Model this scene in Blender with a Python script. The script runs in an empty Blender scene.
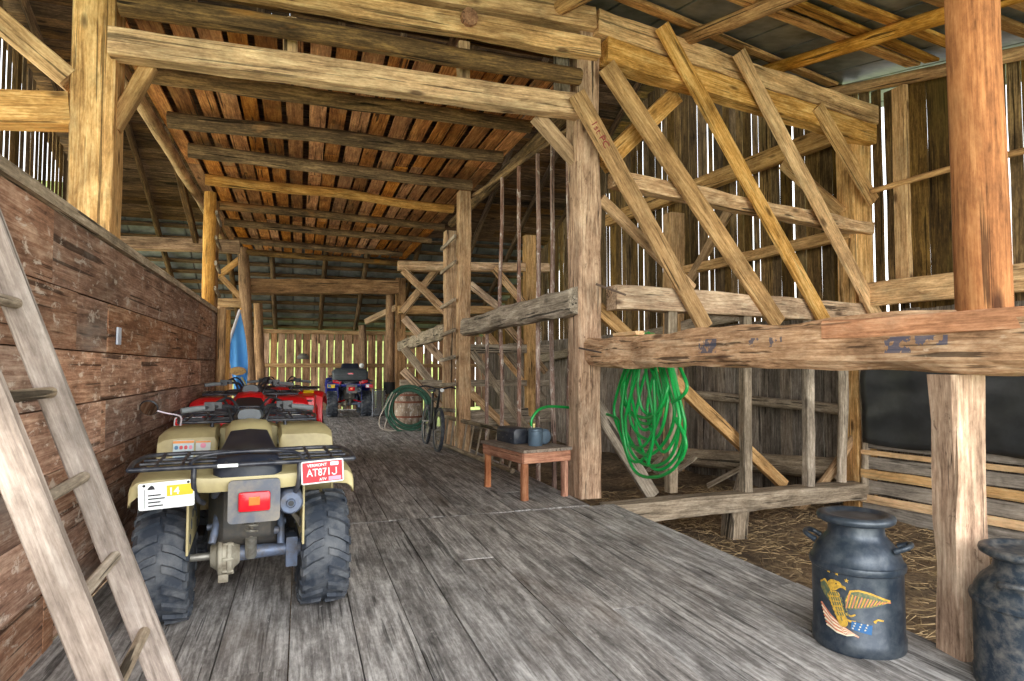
import bpy, bmesh, math, random
from mathutils import Vector, Matrix, noise as mnoise
random.seed(7)
SC = bpy.context.scene
COL = SC.collection
PI = math.pi

# ---------------------------------------------------------------- camera model (used to place things in the barn)
FPX, IW, IH, CAMZ = 620.0, 1024, 681, 1.3
YAW = math.atan(211 / FPX)
PIT = math.atan(27.5 / FPX)
FW = Vector((math.sin(YAW) * math.cos(PIT), math.cos(YAW) * math.cos(PIT), math.sin(PIT)))
RT = Vector((math.cos(YAW), -math.sin(YAW), 0))
UP = RT.cross(FW)
CAM = Vector((0, 0, CAMZ))
AY = 5.73
PL = {
    'bent': (Vector((2.78, AY, 0)), Vector((-.47, 4.22, 0))),      # right wing of the cross frame
    'right': (Vector((7.0, 6.2, 0)), Vector((1, .1, 0))),          # gable side wall
    'rear': (Vector((0, 20.3, 2.5)), Vector((0, .5, 1))),          # rear roof slope
    'front': (Vector((0, 5.9, 5.0)), Vector((0, -.24, 1))),        # low roof over the entrance
}
def P(x, y, pl=None, X=None, Y=None, Z=None):
    """the point of the barn on plane pl that is seen at photo position x, y"""
    d = FW + (x - 512) / FPX * RT - (y - 340.5) / FPX * UP
    if pl: q, n = PL[pl]
    elif X is not None: q, n = Vector((X, 0, 0)), Vector((1, 0, 0))
    elif Y is not None: q, n = Vector((0, Y, 0)), Vector((0, 1, 0))
    else: q, n = Vector((0, 0, Z)), Vector((0, 0, 1))
    return CAM + d * ((q - CAM).dot(n) / d.dot(n))

cd = bpy.data.cameras.new('camera'); cam = bpy.data.objects.new('camera', cd); COL.objects.link(cam)
cd.sensor_width = 36; cd.lens = FPX / IW * 36; cd.clip_start = .02; cd.clip_end = 400
M3 = Matrix((RT, UP, -FW)).transposed().to_4x4(); M3.translation = CAM
cam.matrix_world = M3
SC.camera = cam

# ---------------------------------------------------------------- colour and materials
def s(r, g, b):
    f = lambda c: (c / 255 / 12.92) if c / 255 <= .04045 else ((c / 255 + .055) / 1.055) ** 2.4
    return (f(r), f(g), f(b), 1)

class NT:
    def __init__(self, name):
        self.m = bpy.data.materials.new(name); self.m.use_nodes = True
        self.t = self.m.node_tree; self.b = self.t.nodes['Principled BSDF']
    def n(self, typ, **kw):
        nd = self.t.nodes.new('ShaderNode' + typ)
        for k, v in kw.items():
            if k in nd.inputs: nd.inputs[k].default_value = v
            else: setattr(nd, k, v)
        return nd
    def l(self, a, b): self.t.links.new(a, b)
    def ramp(self, fac, stops, interp='LINEAR'):
        r = self.n('ValToRGB'); r.color_ramp.interpolation = interp
        e = r.color_ramp.elements
        while len(e) < len(stops): e.new(.5)
        for i, (p, c) in enumerate(stops):
            e[i].position = p; e[i].color = c if len(c) == 4 else (*c, 1)
        self.l(fac, r.inputs['Fac']); return r.outputs['Color']
    def mix(self, fac, a, b, typ='MIX'):
        m = self.n('Mix', data_type='RGBA', blend_type=typ)
        if hasattr(fac, 'is_linked'): self.l(fac, m.inputs[0])
        else: m.inputs[0].default_value = fac
        for sock, v in ((m.inputs[6], a), (m.inputs[7], b)):
            if hasattr(v, 'is_linked'): self.l(v, sock)
            else: sock.default_value = v
        return m.outputs[2]
    def mapped(self, vec, sc):
        mp = self.n('Mapping'); mp.inputs['Scale'].default_value = sc
        self.l(vec, mp.inputs['Vector']); return mp.outputs['Vector']
    def noise(self, vec, scale, detail=6, rough=.6, dist=0.):
        nz = self.n('TexNoise'); nz.inputs['Scale'].default_value = scale; nz.inputs['Detail'].default_value = detail
        nz.inputs['Roughness'].default_value = rough; nz.inputs['Distortion'].default_value = dist
        self.l(vec, nz.inputs['Vector']); return nz.outputs['Fac']
    def bump(self, h, strength=.4, dist=.01):
        b = self.n('Bump'); b.inputs['Strength'].default_value = strength; b.inputs['Distance'].default_value = dist
        self.l(h, b.inputs['Height']); self.l(b.outputs['Normal'], self.b.inputs['Normal'])

def g3(v): return (v, v, v, 1)

def wood(name, dark, mid, light, axis='x', attr=False, rough=.85, crack=.8, knots=.8, vary=.35, spots=None, fine=32, bump=.5, patch=None):
    N = NT(name); tc = N.n('TexCoord')
    if attr:
        at = N.n('Attribute', attribute_name='rnd'); rv = at.outputs['Vector']
        sep = N.n('SeparateXYZ'); N.l(rv, sep.inputs[0]); rnd, rnd2 = sep.outputs[0], sep.outputs[1]
        sc = N.n('VectorMath', operation='SCALE'); sc.inputs['Scale'].default_value = 37; N.l(rv, sc.inputs[0]); off = sc.outputs[0]
    else:
        oi = N.n('ObjectInfo'); rnd = oi.outputs['Random']
        wn = N.n('TexWhiteNoise', noise_dimensions='1D'); N.l(rnd, wn.inputs['W'])
        sc = N.n('VectorMath', operation='SCALE'); sc.inputs['Scale'].default_value = 37; N.l(wn.outputs['Color'], sc.inputs[0]); off = sc.outputs[0]
        rnd2 = wn.outputs['Value']
    ad = N.n('VectorMath', operation='ADD'); N.l(tc.outputs['Object'], ad.inputs[0]); N.l(off, ad.inputs[1]); v = ad.outputs[0]
    def ax(a, b): return {'x': (a, b, b), 'y': (b, a, b), 'z': (b, b, a)}[axis]
    n1 = N.noise(N.mapped(v, ax(1.3, fine)), 2.0, 8, .66, .5)
    nb = N.noise(N.mapped(v, ax(1.1, 7)), 1.7, 6, .62, .8)
    nf = N.noise(N.mapped(v, ax(9, 26)), 2.2, 5, .7, .2)
    n2 = N.noise(N.mapped(v, ax(1.1, 2.2)), 1.6, 6, .66, .5)
    n3 = N.noise(N.mapped(v, ax(.5, 30)), 1.15, 3, .5, .5)
    n4 = N.noise(N.mapped(v, ax(.9, 4)), 1.5, 3, .5)
    def madd(p, q, k):
        m = N.n('Math', operation='MULTIPLY_ADD'); N.l(p, m.inputs[0]); m.inputs[1].default_value = k; N.l(q, m.inputs[2]); return m.outputs[0]
    g1 = N.n('Math', operation='MULTIPLY'); N.l(n1, g1.inputs[0]); g1.inputs[1].default_value = .42
    n1 = madd(nf, madd(nb, g1.outputs[0], .36), .22)
    col = N.ramp(n1, [(.36, dark), (.49, mid), (.62, light)])
    col = N.mix(1, col, N.ramp(n2, [(.30, g3(.55)), (.5, g3(1)), (.70, g3(1.3))]), 'MULTIPLY')
    cm = N.n('Math', operation='SUBTRACT'); N.l(n3, cm.inputs[0])
    c4 = N.n('MapRange'); c4.inputs['From Min'].default_value = .42; c4.inputs['From Max'].default_value = .62; c4.inputs['To Min'].default_value = -.08; c4.inputs['To Max'].default_value = .07; N.l(n4, c4.inputs['Value']); N.l(c4.outputs[0], cm.inputs[1])
    cr = N.ramp(cm.outputs[0], [(.335, g3(1 - crack)), (.375, g3(1))])
    col = N.mix(1, col, cr, 'MULTIPLY')
    if knots:
        vo = N.n('TexVoronoi'); vo.inputs['Scale'].default_value = 1.0; N.l(N.mapped(v, ax(1.6, 4.2)), vo.inputs['Vector'])
        kf = N.ramp(vo.outputs['Distance'], [(.07, g3(knots)), (.15, g3(0))])
        col = N.mix(kf, col, (dark[0] * .45, dark[1] * .4, dark[2] * .4, 1))
    if spots:   # pale scars, droppings or flaking whitewash of their own shape
        n5 = N.noise(N.mapped(v, ax(3.0, 6.5)), 2.4, 8, .7, .4)
        col = N.mix(N.ramp(n5, [(spots[1], g3(0)), (spots[1] + .07, g3(spots[2]))]), col, spots[0])
    if patch:   # a second, broader weathering tone
        n6 = N.noise(N.mapped(v, ax(.5, 1.1)), 1.1, 5, .62, .5)
        col = N.mix(N.ramp(n6, [(patch[1], g3(0)), (patch[1] + .16, g3(patch[2]))]), col, patch[0])
    hs = N.n('HueSaturation')
    mr = N.n('MapRange'); mr.inputs['To Min'].default_value = 1 - vary; mr.inputs['To Max'].default_value = 1 + vary * .8; N.l(rnd, mr.inputs['Value'])
    m2 = N.n('MapRange'); m2.inputs['To Min'].default_value = .8; m2.inputs['To Max'].default_value = 1.1; N.l(rnd2, m2.inputs['Value'])
    N.l(mr.outputs[0], hs.inputs['Value']); N.l(m2.outputs[0], hs.inputs['Saturation']); N.l(col, hs.inputs['Color'])
    N.l(hs.outputs['Color'], N.b.inputs['Base Color'])
    N.b.inputs['Roughness'].default_value = rough
    N.b.inputs['Specular IOR Level'].default_value = .25
    hm = N.n('Math', operation='MULTIPLY'); N.l(n1, hm.inputs[0]); N.l(cr, hm.inputs[1])
    N.bump(hm.outputs[0], bump, .012)
    return N.m

def plain(name, c, rough=.5, metal=0., dirt=None, spec=.5, scale=9., bump=0.):
    N = NT(name); b = N.b
    b.inputs['Roughness'].default_value = rough; b.inputs['Metallic'].default_value = metal
    b.inputs['Specular IOR Level'].default_value = spec
    tc = N.n('TexCoord')
    n1 = N.noise(tc.outputs['Object'], scale, 8, .65, .2)
    if dirt is None: dirt = ((c[0] * .7, c[1] * .7, c[2] * .7, 1), .5)
    col = N.mix(N.ramp(n1, [(.42, g3(0)), (.68, g3(dirt[1]))]), c, dirt[0])
    N.l(col, b.inputs['Base Color'])
    if bump: N.bump(n1, bump, .004)
    return N.m

MAT = {}
MAT['hewn'] = wood('hewn_timber', s(108, 80, 56), s(194, 154, 114), s(240, 212, 172), knots=.75, vary=.12)
MAT['gold'] = wood('golden_timber', s(116, 80, 44), s(202, 155, 98), s(246, 210, 152), knots=.8, vary=.12, crack=.62)
MAT['brace'] = wood('brace_board', s(100, 76, 50), s(180, 140, 94), s(220, 184, 134), knots=.6, vary=.2)
MAT['pole'] = wood('peeled_pole', s(104, 70, 36), s(184, 134, 74), s(230, 186, 118), knots=.6, vary=.3)
MAT['bark'] = wood('barked_pole', s(44, 33, 22), s(104, 80, 52), s(170, 134, 84), knots=.5, vary=.25, patch=(s(226, 148, 56), .61, .9))
MAT['logred'] = wood('reddish_log', s(92, 56, 30), s(154, 100, 60), s(188, 134, 86), knots=.9, crack=.7, vary=.05)
MAT['aged'] = wood('aged_brown_timber', s(70, 50, 34), s(140, 106, 74), s(190, 152, 112), knots=.6, vary=.2)
MAT['dark'] = wood('dark_roof_timber', s(40, 30, 20), s(88, 66, 44), s(136, 106, 72), knots=.5, vary=.2)
MAT['pitted'] = wood('pitted_timber', s(94, 68, 50), s(178, 144, 116), s(224, 196, 166), knots=.6, vary=.06, spots=(s(84, 56, 40), .60, .75))
MAT['rail'] = wood('rail_timber', s(100, 72, 52), s(182, 144, 112), s(228, 198, 166), knots=.8, crack=.75, vary=.03, spots=(s(222, 200, 176), .62, .5))
MAT['split'] = wood('split_reddish_wood', s(128, 86, 60), s(202, 146, 110), s(230, 184, 148), knots=.3, crack=.6, vary=.03)
MAT['grey'] = wood('grey_timber', s(82, 72, 60), s(150, 134, 114), s(202, 186, 164), knots=.6, vary=.2)
MAT['deck'] = wood('loft_board', s(84, 46, 20), s(164, 102, 52), s(214, 152, 86), axis='y', attr=True, vary=.5, knots=.7, patch=(s(150, 128, 98), .58, .7))
MAT['sheath'] = wood('roof_board', s(34, 23, 13), s(82, 58, 34), s(134, 98, 58), axis='x', attr=True, vary=.5)
MAT['floor'] = wood('floor_plank', s(76, 72, 69), s(144, 139, 135), s(208, 204, 200), axis='y', attr=True, vary=.14, knots=.45, crack=.55, bump=.8, fine=24,
                    spots=(s(214, 208, 202), .62, .5), patch=(s(112, 98, 86), .56, .55))
MAT['part'] = wood('partition_board', s(84, 58, 44), s(162, 118, 92), s(212, 176, 148), axis='x', attr=True, vary=.36, knots=.4, crack=.7,
                   spots=(s(226, 208, 190), .565, .8), patch=(s(178, 168, 158), .575, .85))
MAT['sideup'] = wood('side_board_upper', s(44, 33, 18), s(104, 80, 46), s(160, 128, 74), axis='z', attr=True, vary=.55, knots=.5, patch=(s(110, 96, 50), .56, .6))
MAT['sidelow'] = wood('side_board_lower', s(66, 58, 50), s(120, 108, 96), s(170, 158, 144), axis='z', attr=True, vary=.35, knots=.5)
MAT['rearb'] = wood('rear_board', s(96, 66, 46), s(172, 130, 98), s(210, 172, 136), axis='z', attr=True, vary=.3, knots=.5)
MAT['newb'] = wood('fresh_slat', s(190, 138, 78), s(232, 182, 116), s(246, 208, 150), knots=.3, crack=.3, vary=.12)
MAT['oldslat'] = wood('old_slat', s(86, 78, 70), s(148, 138, 126), s(186, 174, 160), knots=.5, vary=.2)
MAT['ladder'] = wood('grey_ladder_wood', s(98, 86, 78), s(150, 136, 126), s(186, 174, 164), knots=0, crack=.5, vary=.06, spots=(s(226, 222, 216), .70, .8), patch=(s(160, 96, 76), .68, .35))
MAT['bench'] = wood('bench_wood', s(104, 60, 40), s(168, 108, 76), s(206, 150, 112), knots=.6, vary=.1)
MAT['benchtop'] = wood('bench_top_wood', s(84, 72, 62), s(142, 126, 112), s(176, 160, 144), attr=False, knots=.5)

def add_marks(m, marks, col):
    """old paint marks of their own shape on a timber: (x from, x to, z from, z to) along the timber"""
    t = m.node_tree; b = t.nodes['Principled BSDF']; src = b.inputs['Base Color'].links[0].from_socket
    nd = lambda k: t.nodes.new('ShaderNode' + k); tc = nd('TexCoord'); sp = nd('SeparateXYZ'); t.links.new(tc.outputs['Object'], sp.inputs[0])
    nz = nd('TexNoise'); nz.inputs['Scale'].default_value = 22; nz.inputs['Detail'].default_value = 5; t.links.new(tc.outputs['Object'], nz.inputs['Vector'])
    tot = None
    def M(op, a, v, c=None):
        n = nd('Math'); n.operation = op
        for i, q in enumerate((a, v) + ((c,) if c is not None else ())):
            if hasattr(q, 'is_linked'): t.links.new(q, n.inputs[i])
            else: n.inputs[i].default_value = q
        return n.outputs[0]
    for x0, x1, z0, z1, k in marks:
        fx = M('MULTIPLY', M('GREATER_THAN', sp.outputs[0], x0), M('LESS_THAN', sp.outputs[0], x1)); fz = M('MULTIPLY', M('GREATER_THAN', sp.outputs[2], z0), M('LESS_THAN', sp.outputs[2], z1))
        f = M('MULTIPLY', M('MULTIPLY', fx, fz), M('GREATER_THAN', nz.outputs['Fac'], k)); tot = f if tot is None else M('MAXIMUM', tot, f)
    mx = nd('Mix'); mx.data_type = 'RGBA'; t.links.new(M('MULTIPLY', tot, .75), mx.inputs[0]); t.links.new(src, mx.inputs[6]); mx.inputs[7].default_value = col
    t.links.new(mx.outputs[2], b.inputs['Base Color'])
RL = lambda px: 5.72 - P(px, 350, X=2.745).y
add_marks(MAT['rail'], [(RL(698), RL(716), -.03, .07, .45), (RL(748), RL(782), .0, .06, .56), (RL(884), RL(910), -.05, .03, .49), (RL(914), RL(946), -.015, .03, .50)], s(64, 78, 104))
# ---------------------------------------------------------------- mesh helpers
def tag(o, label=None, cat=None, group=None, kind=None):
    if label: o['label'] = label
    if cat: o['category'] = cat
    if group: o['group'] = group
    if kind: o['kind'] = kind
    return o

def empty(name, loc, rz=0., label=None, cat=None, group=None):
    o = bpy.data.objects.new(name, None); COL.objects.link(o)
    o.location = loc; o.rotation_euler = (0, 0, rz); o.empty_display_size = .1
    return tag(o, label, cat, group)

class MB:
    def __init__(self): self.v = []; self.f = []; self.a = []; self.M = None
    def add(self, vs, fs, a=None):
        b = len(self.v)
        self.v += [(self.M @ Vector(q)) if self.M else Vector(q) for q in vs]
        self.f += [tuple(b + i for i in q) for q in fs]
        if a is not None: self.a += [a] * len(fs)
    def box(self, x0, x1, y0, y1, z0, z1, a=None, M=None):
        vs = [Vector((x, y, z)) for x in (x0, x1) for y in (y0, y1) for z in (z0, z1)]
        if M: vs = [M @ q for q in vs]
        self.add(vs, [(0, 1, 3, 2), (4, 6, 7, 5), (0, 4, 5, 1), (2, 3, 7, 6), (0, 2, 6, 4), (1, 5, 7, 3)], a)
    def cbox(self, c, sz, R=None):
        M = Matrix.Translation(Vector(c)) @ (R.to_4x4() if R else Matrix.Identity(4))
        self.box(-sz[0] / 2, sz[0] / 2, -sz[1] / 2, sz[1] / 2, -sz[2] / 2, sz[2] / 2, M=M)
    def tube(self, pts, r, n=8, closed=False, cap=True):
        pts = [Vector(p) for p in pts]; m = len(pts)
        rs = r if isinstance(r, (list, tuple)) else [r] * m
        t0 = (pts[1] - pts[0]).normalized()
        nrm = t0.orthogonal().normalized(); vs = []; prev = t0
        for i, p in enumerate(pts):
            if closed: t = (pts[(i + 1) % m] - pts[i - 1]).normalized()
            else: t = (pts[min(i + 1, m - 1)] - pts[max(i - 1, 0)]).normalized()
            q = prev.rotation_difference(t); nrm = (q @ nrm); nrm = (nrm - t * nrm.dot(t)).normalized(); prev = t
            bn = t.cross(nrm)
            for k in range(n):
                a = 2 * PI * k / n
                vs.append(p + (nrm * math.cos(a) + bn * math.sin(a)) * rs[i])
        fs = []
        for i in range(m if closed else m - 1):
            j = (i + 1) % m
            for k in range(n):
                l = (k + 1) % n
                fs.append((i * n + k, i * n + l, j * n + l, j * n + k))
        if not closed and cap:
            fs.append(tuple(reversed(range(n)))); fs.append(tuple((m - 1) * n + k for k in range(n)))
        self.add(vs, fs)
    def lathe(self, prof, n=32, M=None, cap=True):
        vs = []; m = len(prof)
        for (r, z) in prof:
            for k in range(n):
                a = 2 * PI * k / n; vs.append(Vector((r * math.cos(a), r * math.sin(a), z)))
        if M: vs = [M @ q for q in vs]
        fs = []
        for i in range(m - 1):
            for k in range(n):
                l = (k + 1) % n; fs.append((i * n + k, i * n + l, (i + 1) * n + l, (i + 1) * n + k))
        if cap:
            fs.append(tuple(reversed(range(n)))); fs.append(tuple((m - 1) * n + k for k in range(n)))
        self.add(vs, fs)
    def loft(self, secs, cap=True, closed=True):
        n = len(secs[0]); m = len(secs); vs = [q for sc in secs for q in sc]; fs = []
        for i in range(m - 1):
            for k in range(n if closed else n - 1):
                l = (k + 1) % n; fs.append((i * n + k, i * n + l, (i + 1) * n + l, (i + 1) * n + k))
        if cap and closed:
            fs.append(tuple(reversed(range(n)))); fs.append(tuple((m - 1) * n + k for k in range(n)))
        self.add(vs, fs)
    def prism(self, poly, d, M):
        n = len(poly)
        vs = [M @ Vector((x, y, 0)) for x, y in poly] + [M @ Vector((x, y, d)) for x, y in poly]
        fs = [tuple(reversed(range(n))), tuple(range(n, 2 * n))] + [(i, (i + 1) % n, n + (i + 1) % n, n + i) for i in range(n)]
        self.add(vs, fs)
    def build(self, name, mat, parent=None, smooth=0, bevel=0, M=None, seg=2, solid=0):
        me = bpy.data.meshes.new(name); me.from_pydata([tuple(q) for q in self.v], [], self.f)
        if self.a:
            at = me.attributes.new('rnd', 'FLOAT_VECTOR', 'FACE')
            for i, a in enumerate(self.a): at.data[i].vector = a
        else:
            bm = bmesh.new(); bm.from_mesh(me)
            bmesh.ops.remove_doubles(bm, verts=bm.verts, dist=1e-5)
            bmesh.ops.recalc_face_normals(bm, faces=bm.faces)
            if bevel:
                ed = [e for e in bm.edges if len(e.link_faces) == 2 and e.calc_face_angle(0) > .6]
                bmesh.ops.bevel(bm, geom=ed, offset=bevel, segments=seg, affect='EDGES', profile=.5, clamp_overlap=True)
            bm.to_mesh(me); bm.free()
        if smooth:
            for p in me.polygons: p.use_smooth = True
            me.set_sharp_from_angle(angle=math.radians(smooth))
        me.materials.append(mat)
        o = bpy.data.objects.new(name, me); COL.objects.link(o)
        if parent: o.parent = parent
        if M: o.matrix_world = M
        if solid:
            md = o.modifiers.new('thickness', 'SOLIDIFY'); md.thickness = solid; md.offset = 0
        return o

def rv(): return (random.random(), random.random(), random.random())

def frame(p0, p1, up=Vector((0, 0, 1))):
    x = (p1 - p0).normalized()
    if abs(x.dot(up)) > .98: up = Vector((0, -1, 0))
    y = up.cross(x).normalized(); z = x.cross(y)
    M = Matrix((x, y, z)).transposed().to_4x4(); M.translation = p0
    return M

def timber(name, p0, p1, w, h, mat, label=None, cat=None, group=None, kind='thing', rough=.006, up=Vector((0, 0, 1)), cham=.012, seg=.22, parent=None):
    """squared timber from p0 to p1, hewn unevenly; w across, h along up"""
    p0, p1 = Vector(p0), Vector(p1); L = (p1 - p0).length; n = max(2, int(L / seg)); secs = []
    sd = random.random() * 99; cham = min(cham, w * .25, h * .25)
    base = []
    for sy, sz in ((-1, -1), (1, -1), (1, 1), (-1, 1)):
        a, b = (sy * (w / 2 - cham), sz * h / 2), (sy * w / 2, sz * (h / 2 - cham))
        base += [a, b] if sy * sz > 0 else [b, a]
    base = [(-w / 2 + cham, -h / 2), (w / 2 - cham, -h / 2), (w / 2, -h / 2 + cham), (w / 2, h / 2 - cham), (w / 2 - cham, h / 2), (-w / 2 + cham, h / 2), (-w / 2, h / 2 - cham), (-w / 2, -h / 2 + cham)]
    for i in range(n + 1):
        x = L * i / n; sec = []
        o1 = mnoise.noise((x * .8 + sd, 0, 0)) * rough * 1.6; o2 = mnoise.noise((x * .8 + sd, 9, 0)) * rough * 1.6
        for k, (y, z) in enumerate(base):
            j = mnoise.noise((x * 2.3 + sd, k * .7, 3)) * rough * 1.6
            sc = 1 + j / max(w, h) * 2
            sec.append((x, y * sc + o1, z * sc + o2))
        secs.append(sec)
    mb = MB(); mb.loft(secs)
    o = mb.build(name, mat, parent, M=frame(p0, p1, up) if not parent else None)
    if parent: o.matrix_local = frame(p0, p1, up)
    return tag(o, label, cat, group, kind)

def log(name, p0, p1, r0, r1, mat, label=None, cat=None, group=None, kind='thing', wob=.02, n=10, parent=None, bumpy=.06):
    p0, p1 = Vector(p0), Vector(p1); L = (p1 - p0).length; m = max(3, int(L / .2)); sd = random.random() * 99; secs = []
    for i in range(m + 1):
        t = i / m; x = L * t; r = r0 + (r1 - r0) * t; sec = []
        e = math.sin(PI * t)
        oy = mnoise.noise((x * .5 + sd, 0, 0)) * wob * 2 * e; oz = mnoise.noise((x * .5 + sd, 7, 0)) * wob * 2 * e
        for k in range(n):
            a = 2 * PI * k / n; rr = r * (1 + bumpy * mnoise.noise((x * 1.7 + sd, math.cos(a) * 1.2, math.sin(a) * 1.2)) * 1.6)
            sec.append((x, oy + rr * math.cos(a), oz + rr * math.sin(a)))
        secs.append(sec)
    mb = MB(); mb.loft(secs)
    o = mb.build(name, mat, parent, smooth=50, M=frame(p0, p1) if not parent else None)
    if parent: o.matrix_local = frame(p0, p1)
    return tag(o, label, cat, group, kind)

# ================================================================ SETTING
def struct(o): o['kind'] = 'structure'; return o

# floor planks: two runs meeting at a seam across the drive
mb = MB()
def plank_run(x0, x1, y0, y1, wmin, wmax, joints, zj=.004):
    x = x0
    while x < x1 - .02:
        w = min(random.uniform(wmin, wmax), x1 - x)
        ys = [y0] + sorted(random.uniform(y0 + .5, y1 - .4) for _ in range(random.choice(joints))) + [y1]
        for a, b in zip(ys, ys[1:]):
            dz = random.uniform(-zj, zj)
            mb.box(x + .003, x + w - .003, a + .004, b - .004, -.05, dz, rv())
        x += w
plank_run(-1.1, 2.86, -.5, 5.38, .2, .34, [0, 1, 1, 2], .006)
plank_run(-1.1, 2.62, 5.40, 20.3, .14, .2, [1, 2, 2], .003)
struct(mb.build('floor', MAT['floor']))

# partition of wide horizontal boards on the left
mb = MB(); z = 0.
for i, hgt in enumerate((.27, .3, .24, .3, .28, .3, .35)):
    ys = [.9] + sorted([random.uniform(1.6, 9.8) for _ in range(random.choice((2, 3)))] + [3.4 + (i % 2) * .9]) + [10.5]
    for a, b in zip(ys, ys[1:]):
        if b - a < .05: continue
        d = random.uniform(0, .022)
        mb.box(a + .003, b - .003, -.03, .012 + d, z + .004, z + hgt - .004, rv())
    z += hgt
mb.box(.9, 10.5, -.045, -.0305, .0, z - .01, (.5, .5, .5))  # added backing sheet, keeps light from leaking through the board joints
M = Matrix.Translation((-1.12, 0, 0)) @ Matrix(((0, -1, 0, 0), (1, 0, 0, 0), (0, 0, 1, 0), (0, 0, 0, 1)))
for i in range(len(mb.v)): mb.v[i].y = -mb.v[i].y
struct(mb.build('wall_left', MAT['part'], M=M))
mb = MB()
mb.box(.9, 10.5, -.06, .06, 0, .055)
struct(mb.build('trim_1', MAT['grey'], M=Matrix.Translation((-1.13, 0, z)) @ Matrix.Rotation(PI / 2, 4, 'Z')))

def board_wall(name, x0, x1, z0, ztop, M, mat, wr=(.14, .26), gap=lambda x: .01, th=.025, ragged=0., kind=True):
    mb = MB(); x = x0
    while x < x1:
        w = random.uniform(*wr); gp = gap(x)
        zt = min(ztop(x), ztop(x + w)) - random.uniform(0, ragged)
        zb = z0 + random.uniform(0, .03)
        d = random.uniform(-.006, .006)
        # a slightly waney board: 3 levels with small edge wander
        lv = 4; vs = []; n0 = len(mb.v)
        for i in range(lv + 1):
            zz = zb + (zt - zb) * i / lv
            e0 = random.uniform(-.006, .006) if i not in (0, lv) else 0; e1 = random.uniform(-.006, .006) if i not in (0, lv) else 0
            vs += [(x + gp / 2 + e0, d, zz), (x + w - gp / 2 + e1, d, zz), (x + w - gp / 2 + e1, d + th, zz), (x + gp / 2 + e0, d + th, zz)]
        fs = [(3, 2, 1, 0), tuple(lv * 4 + k for k in range(4))]
        for i in range(lv):
            for k in range(4):
                l = (k + 1) % 4; fs.append((i * 4 + k, i * 4 + l, i * 4 + 4 + l, i * 4 + 4 + k))
        mb.add(vs, fs, rv()); x += w
    return struct(mb.build(name, mat, M=M))

# rear wall
def gp_rear(x=0): return random.choice((.03, .04, .045, .02))
board_wall('wall_back', -4.4, 5.9, 0, lambda x: 2.36, Matrix.Translation((0, 20.0, 0)), MAT['rearb'], (.2, .3), gp_rear)
# right gable wall: local x runs from the front corner towards the rear
ang = math.atan2(1, -.1)
p_r0 = Vector((7.28 + .1 * 7.2, -1.0, 0))
MR = Matrix.Translation(p_r0) @ Matrix.Rotation(ang, 4, 'Z')
def y_of(x): return p_r0.y + x * math.sin(ang)
def roof_z(y):
    if y < 5.9: return 5.06 - .24 * (5.9 - y) + .07
    return min(5.0 + .62 * (y - 5.9), 12.65 - .5 * y)
LR = (20.3 + 1.0) / math.sin(ang)
def gp_side(x=0): return random.choice((.004, .006, .008, .02, .012)) if x < 6.6 else random.choice((.005, .008, .02, .035, .055, .012, .008, .03))
board_wall('wall_right', 0, LR, 2.0, lambda x: roof_z(y_of(x)) - .05, MR, MAT['sideup'], (.13, .27), gp_side, th=.015, ragged=.04)
def gp_low(x=0): return random.choice((.003, .004, .004, .006, .010))
board_wall('wall_right_lower', 0, LR, -.7, lambda x: 2.06, MR @ Matrix.Translation((0, .03, 0)), MAT['sidelow'], (.13, .27), gp_low, ragged=.03)
# left gable above the side bay
ML = Matrix.Translation((-4.4, 6.0, 0)) @ Matrix.Rotation(PI / 2, 4, 'Z')
def gp_l(x=0): return random.choice((.03, .055, .02, .045))
board_wall('wall_left_gable', 0, 10.0, 3.0, lambda x: roof_z(6.0 + x) - .08, ML, MAT['sideup'], (.14, .22), gp_l, th=.008)

# rear roof: close boards above, metal on spaced purlins near the eave
def slope_matrix(pl, x, y):
    q, n = PL[pl]; n = n.normalized(); z0 = q.z - (n.x * (x - q.x) + n.y * (y - q.y)) / n.z
    X = Vector((1, 0, 0)); Y = n.cross(X)
    M = Matrix((X, Y, n)).transposed().to_4x4(); M.translation = (x, y, z0); return M
MS = slope_matrix('rear', 0, 20.6)      # local y runs up slope with negative values
mb = MB(); y = -5.2
while y > -13.6:
    w = random.uniform(.14, .26); x = -4.7
    while x < 7.2:
        L = random.uniform(2.5, 4.5); d = random.uniform(0, .012)
        mb.box(x, min(x + L, 7.4) - .004, y - w + .008, y, .04 + d, .065 + d, rv()); x += L
    y -= w
struct(mb.build('ceiling', MAT['sheath'], M=MS))
mb = MB()
for k in range(12):
    y = 7.4 + .24 * k; mb.box(-4.7, 7.4, y, y + .236, 5.5 + (y - 7.4) * .95, 5.53 + (y - 7.4) * .95, rv())
struct(mb.build('ceiling_front_slope', MAT['sheath']))
N = NT('roof_metal'); tc = N.n('TexCoord')
nz = N.noise(tc.outputs['Object'], 3.5, 6, .6)
N.l(N.ramp(nz, [(.3, s(84, 88, 90)), (.7, s(146, 150, 152))]), N.b.inputs['Base Color'])
N.b.inputs['Metallic'].default_value = .3; N.b.inputs['Roughness'].default_value = .5
MAT['metal'] = N.m
def metal_roof(name, M, x0, x1, y0, y1, zoff):
    mb = MB(); x = x0
    while x < x1:
        pr = [(0, 0), (.245, 0), (.25, .03), (.275, .03), (.28, 0), (.6, 0)]
        vs = [(x + a, y0, zoff + b) for a, b in pr] + [(x + a, y1, zoff + b) for a, b in pr]
        mb.add(vs, [(i, i + 1, i + 7, i + 6) for i in range(5)]); x += .6
    return struct(mb.build(name, MAT['metal'], M=M))
metal_roof('ceiling_rear_metal', MS, -4.7, 7.2, -5.6, .5, .09)
PURL = []
y = -.42
k = 0
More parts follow.
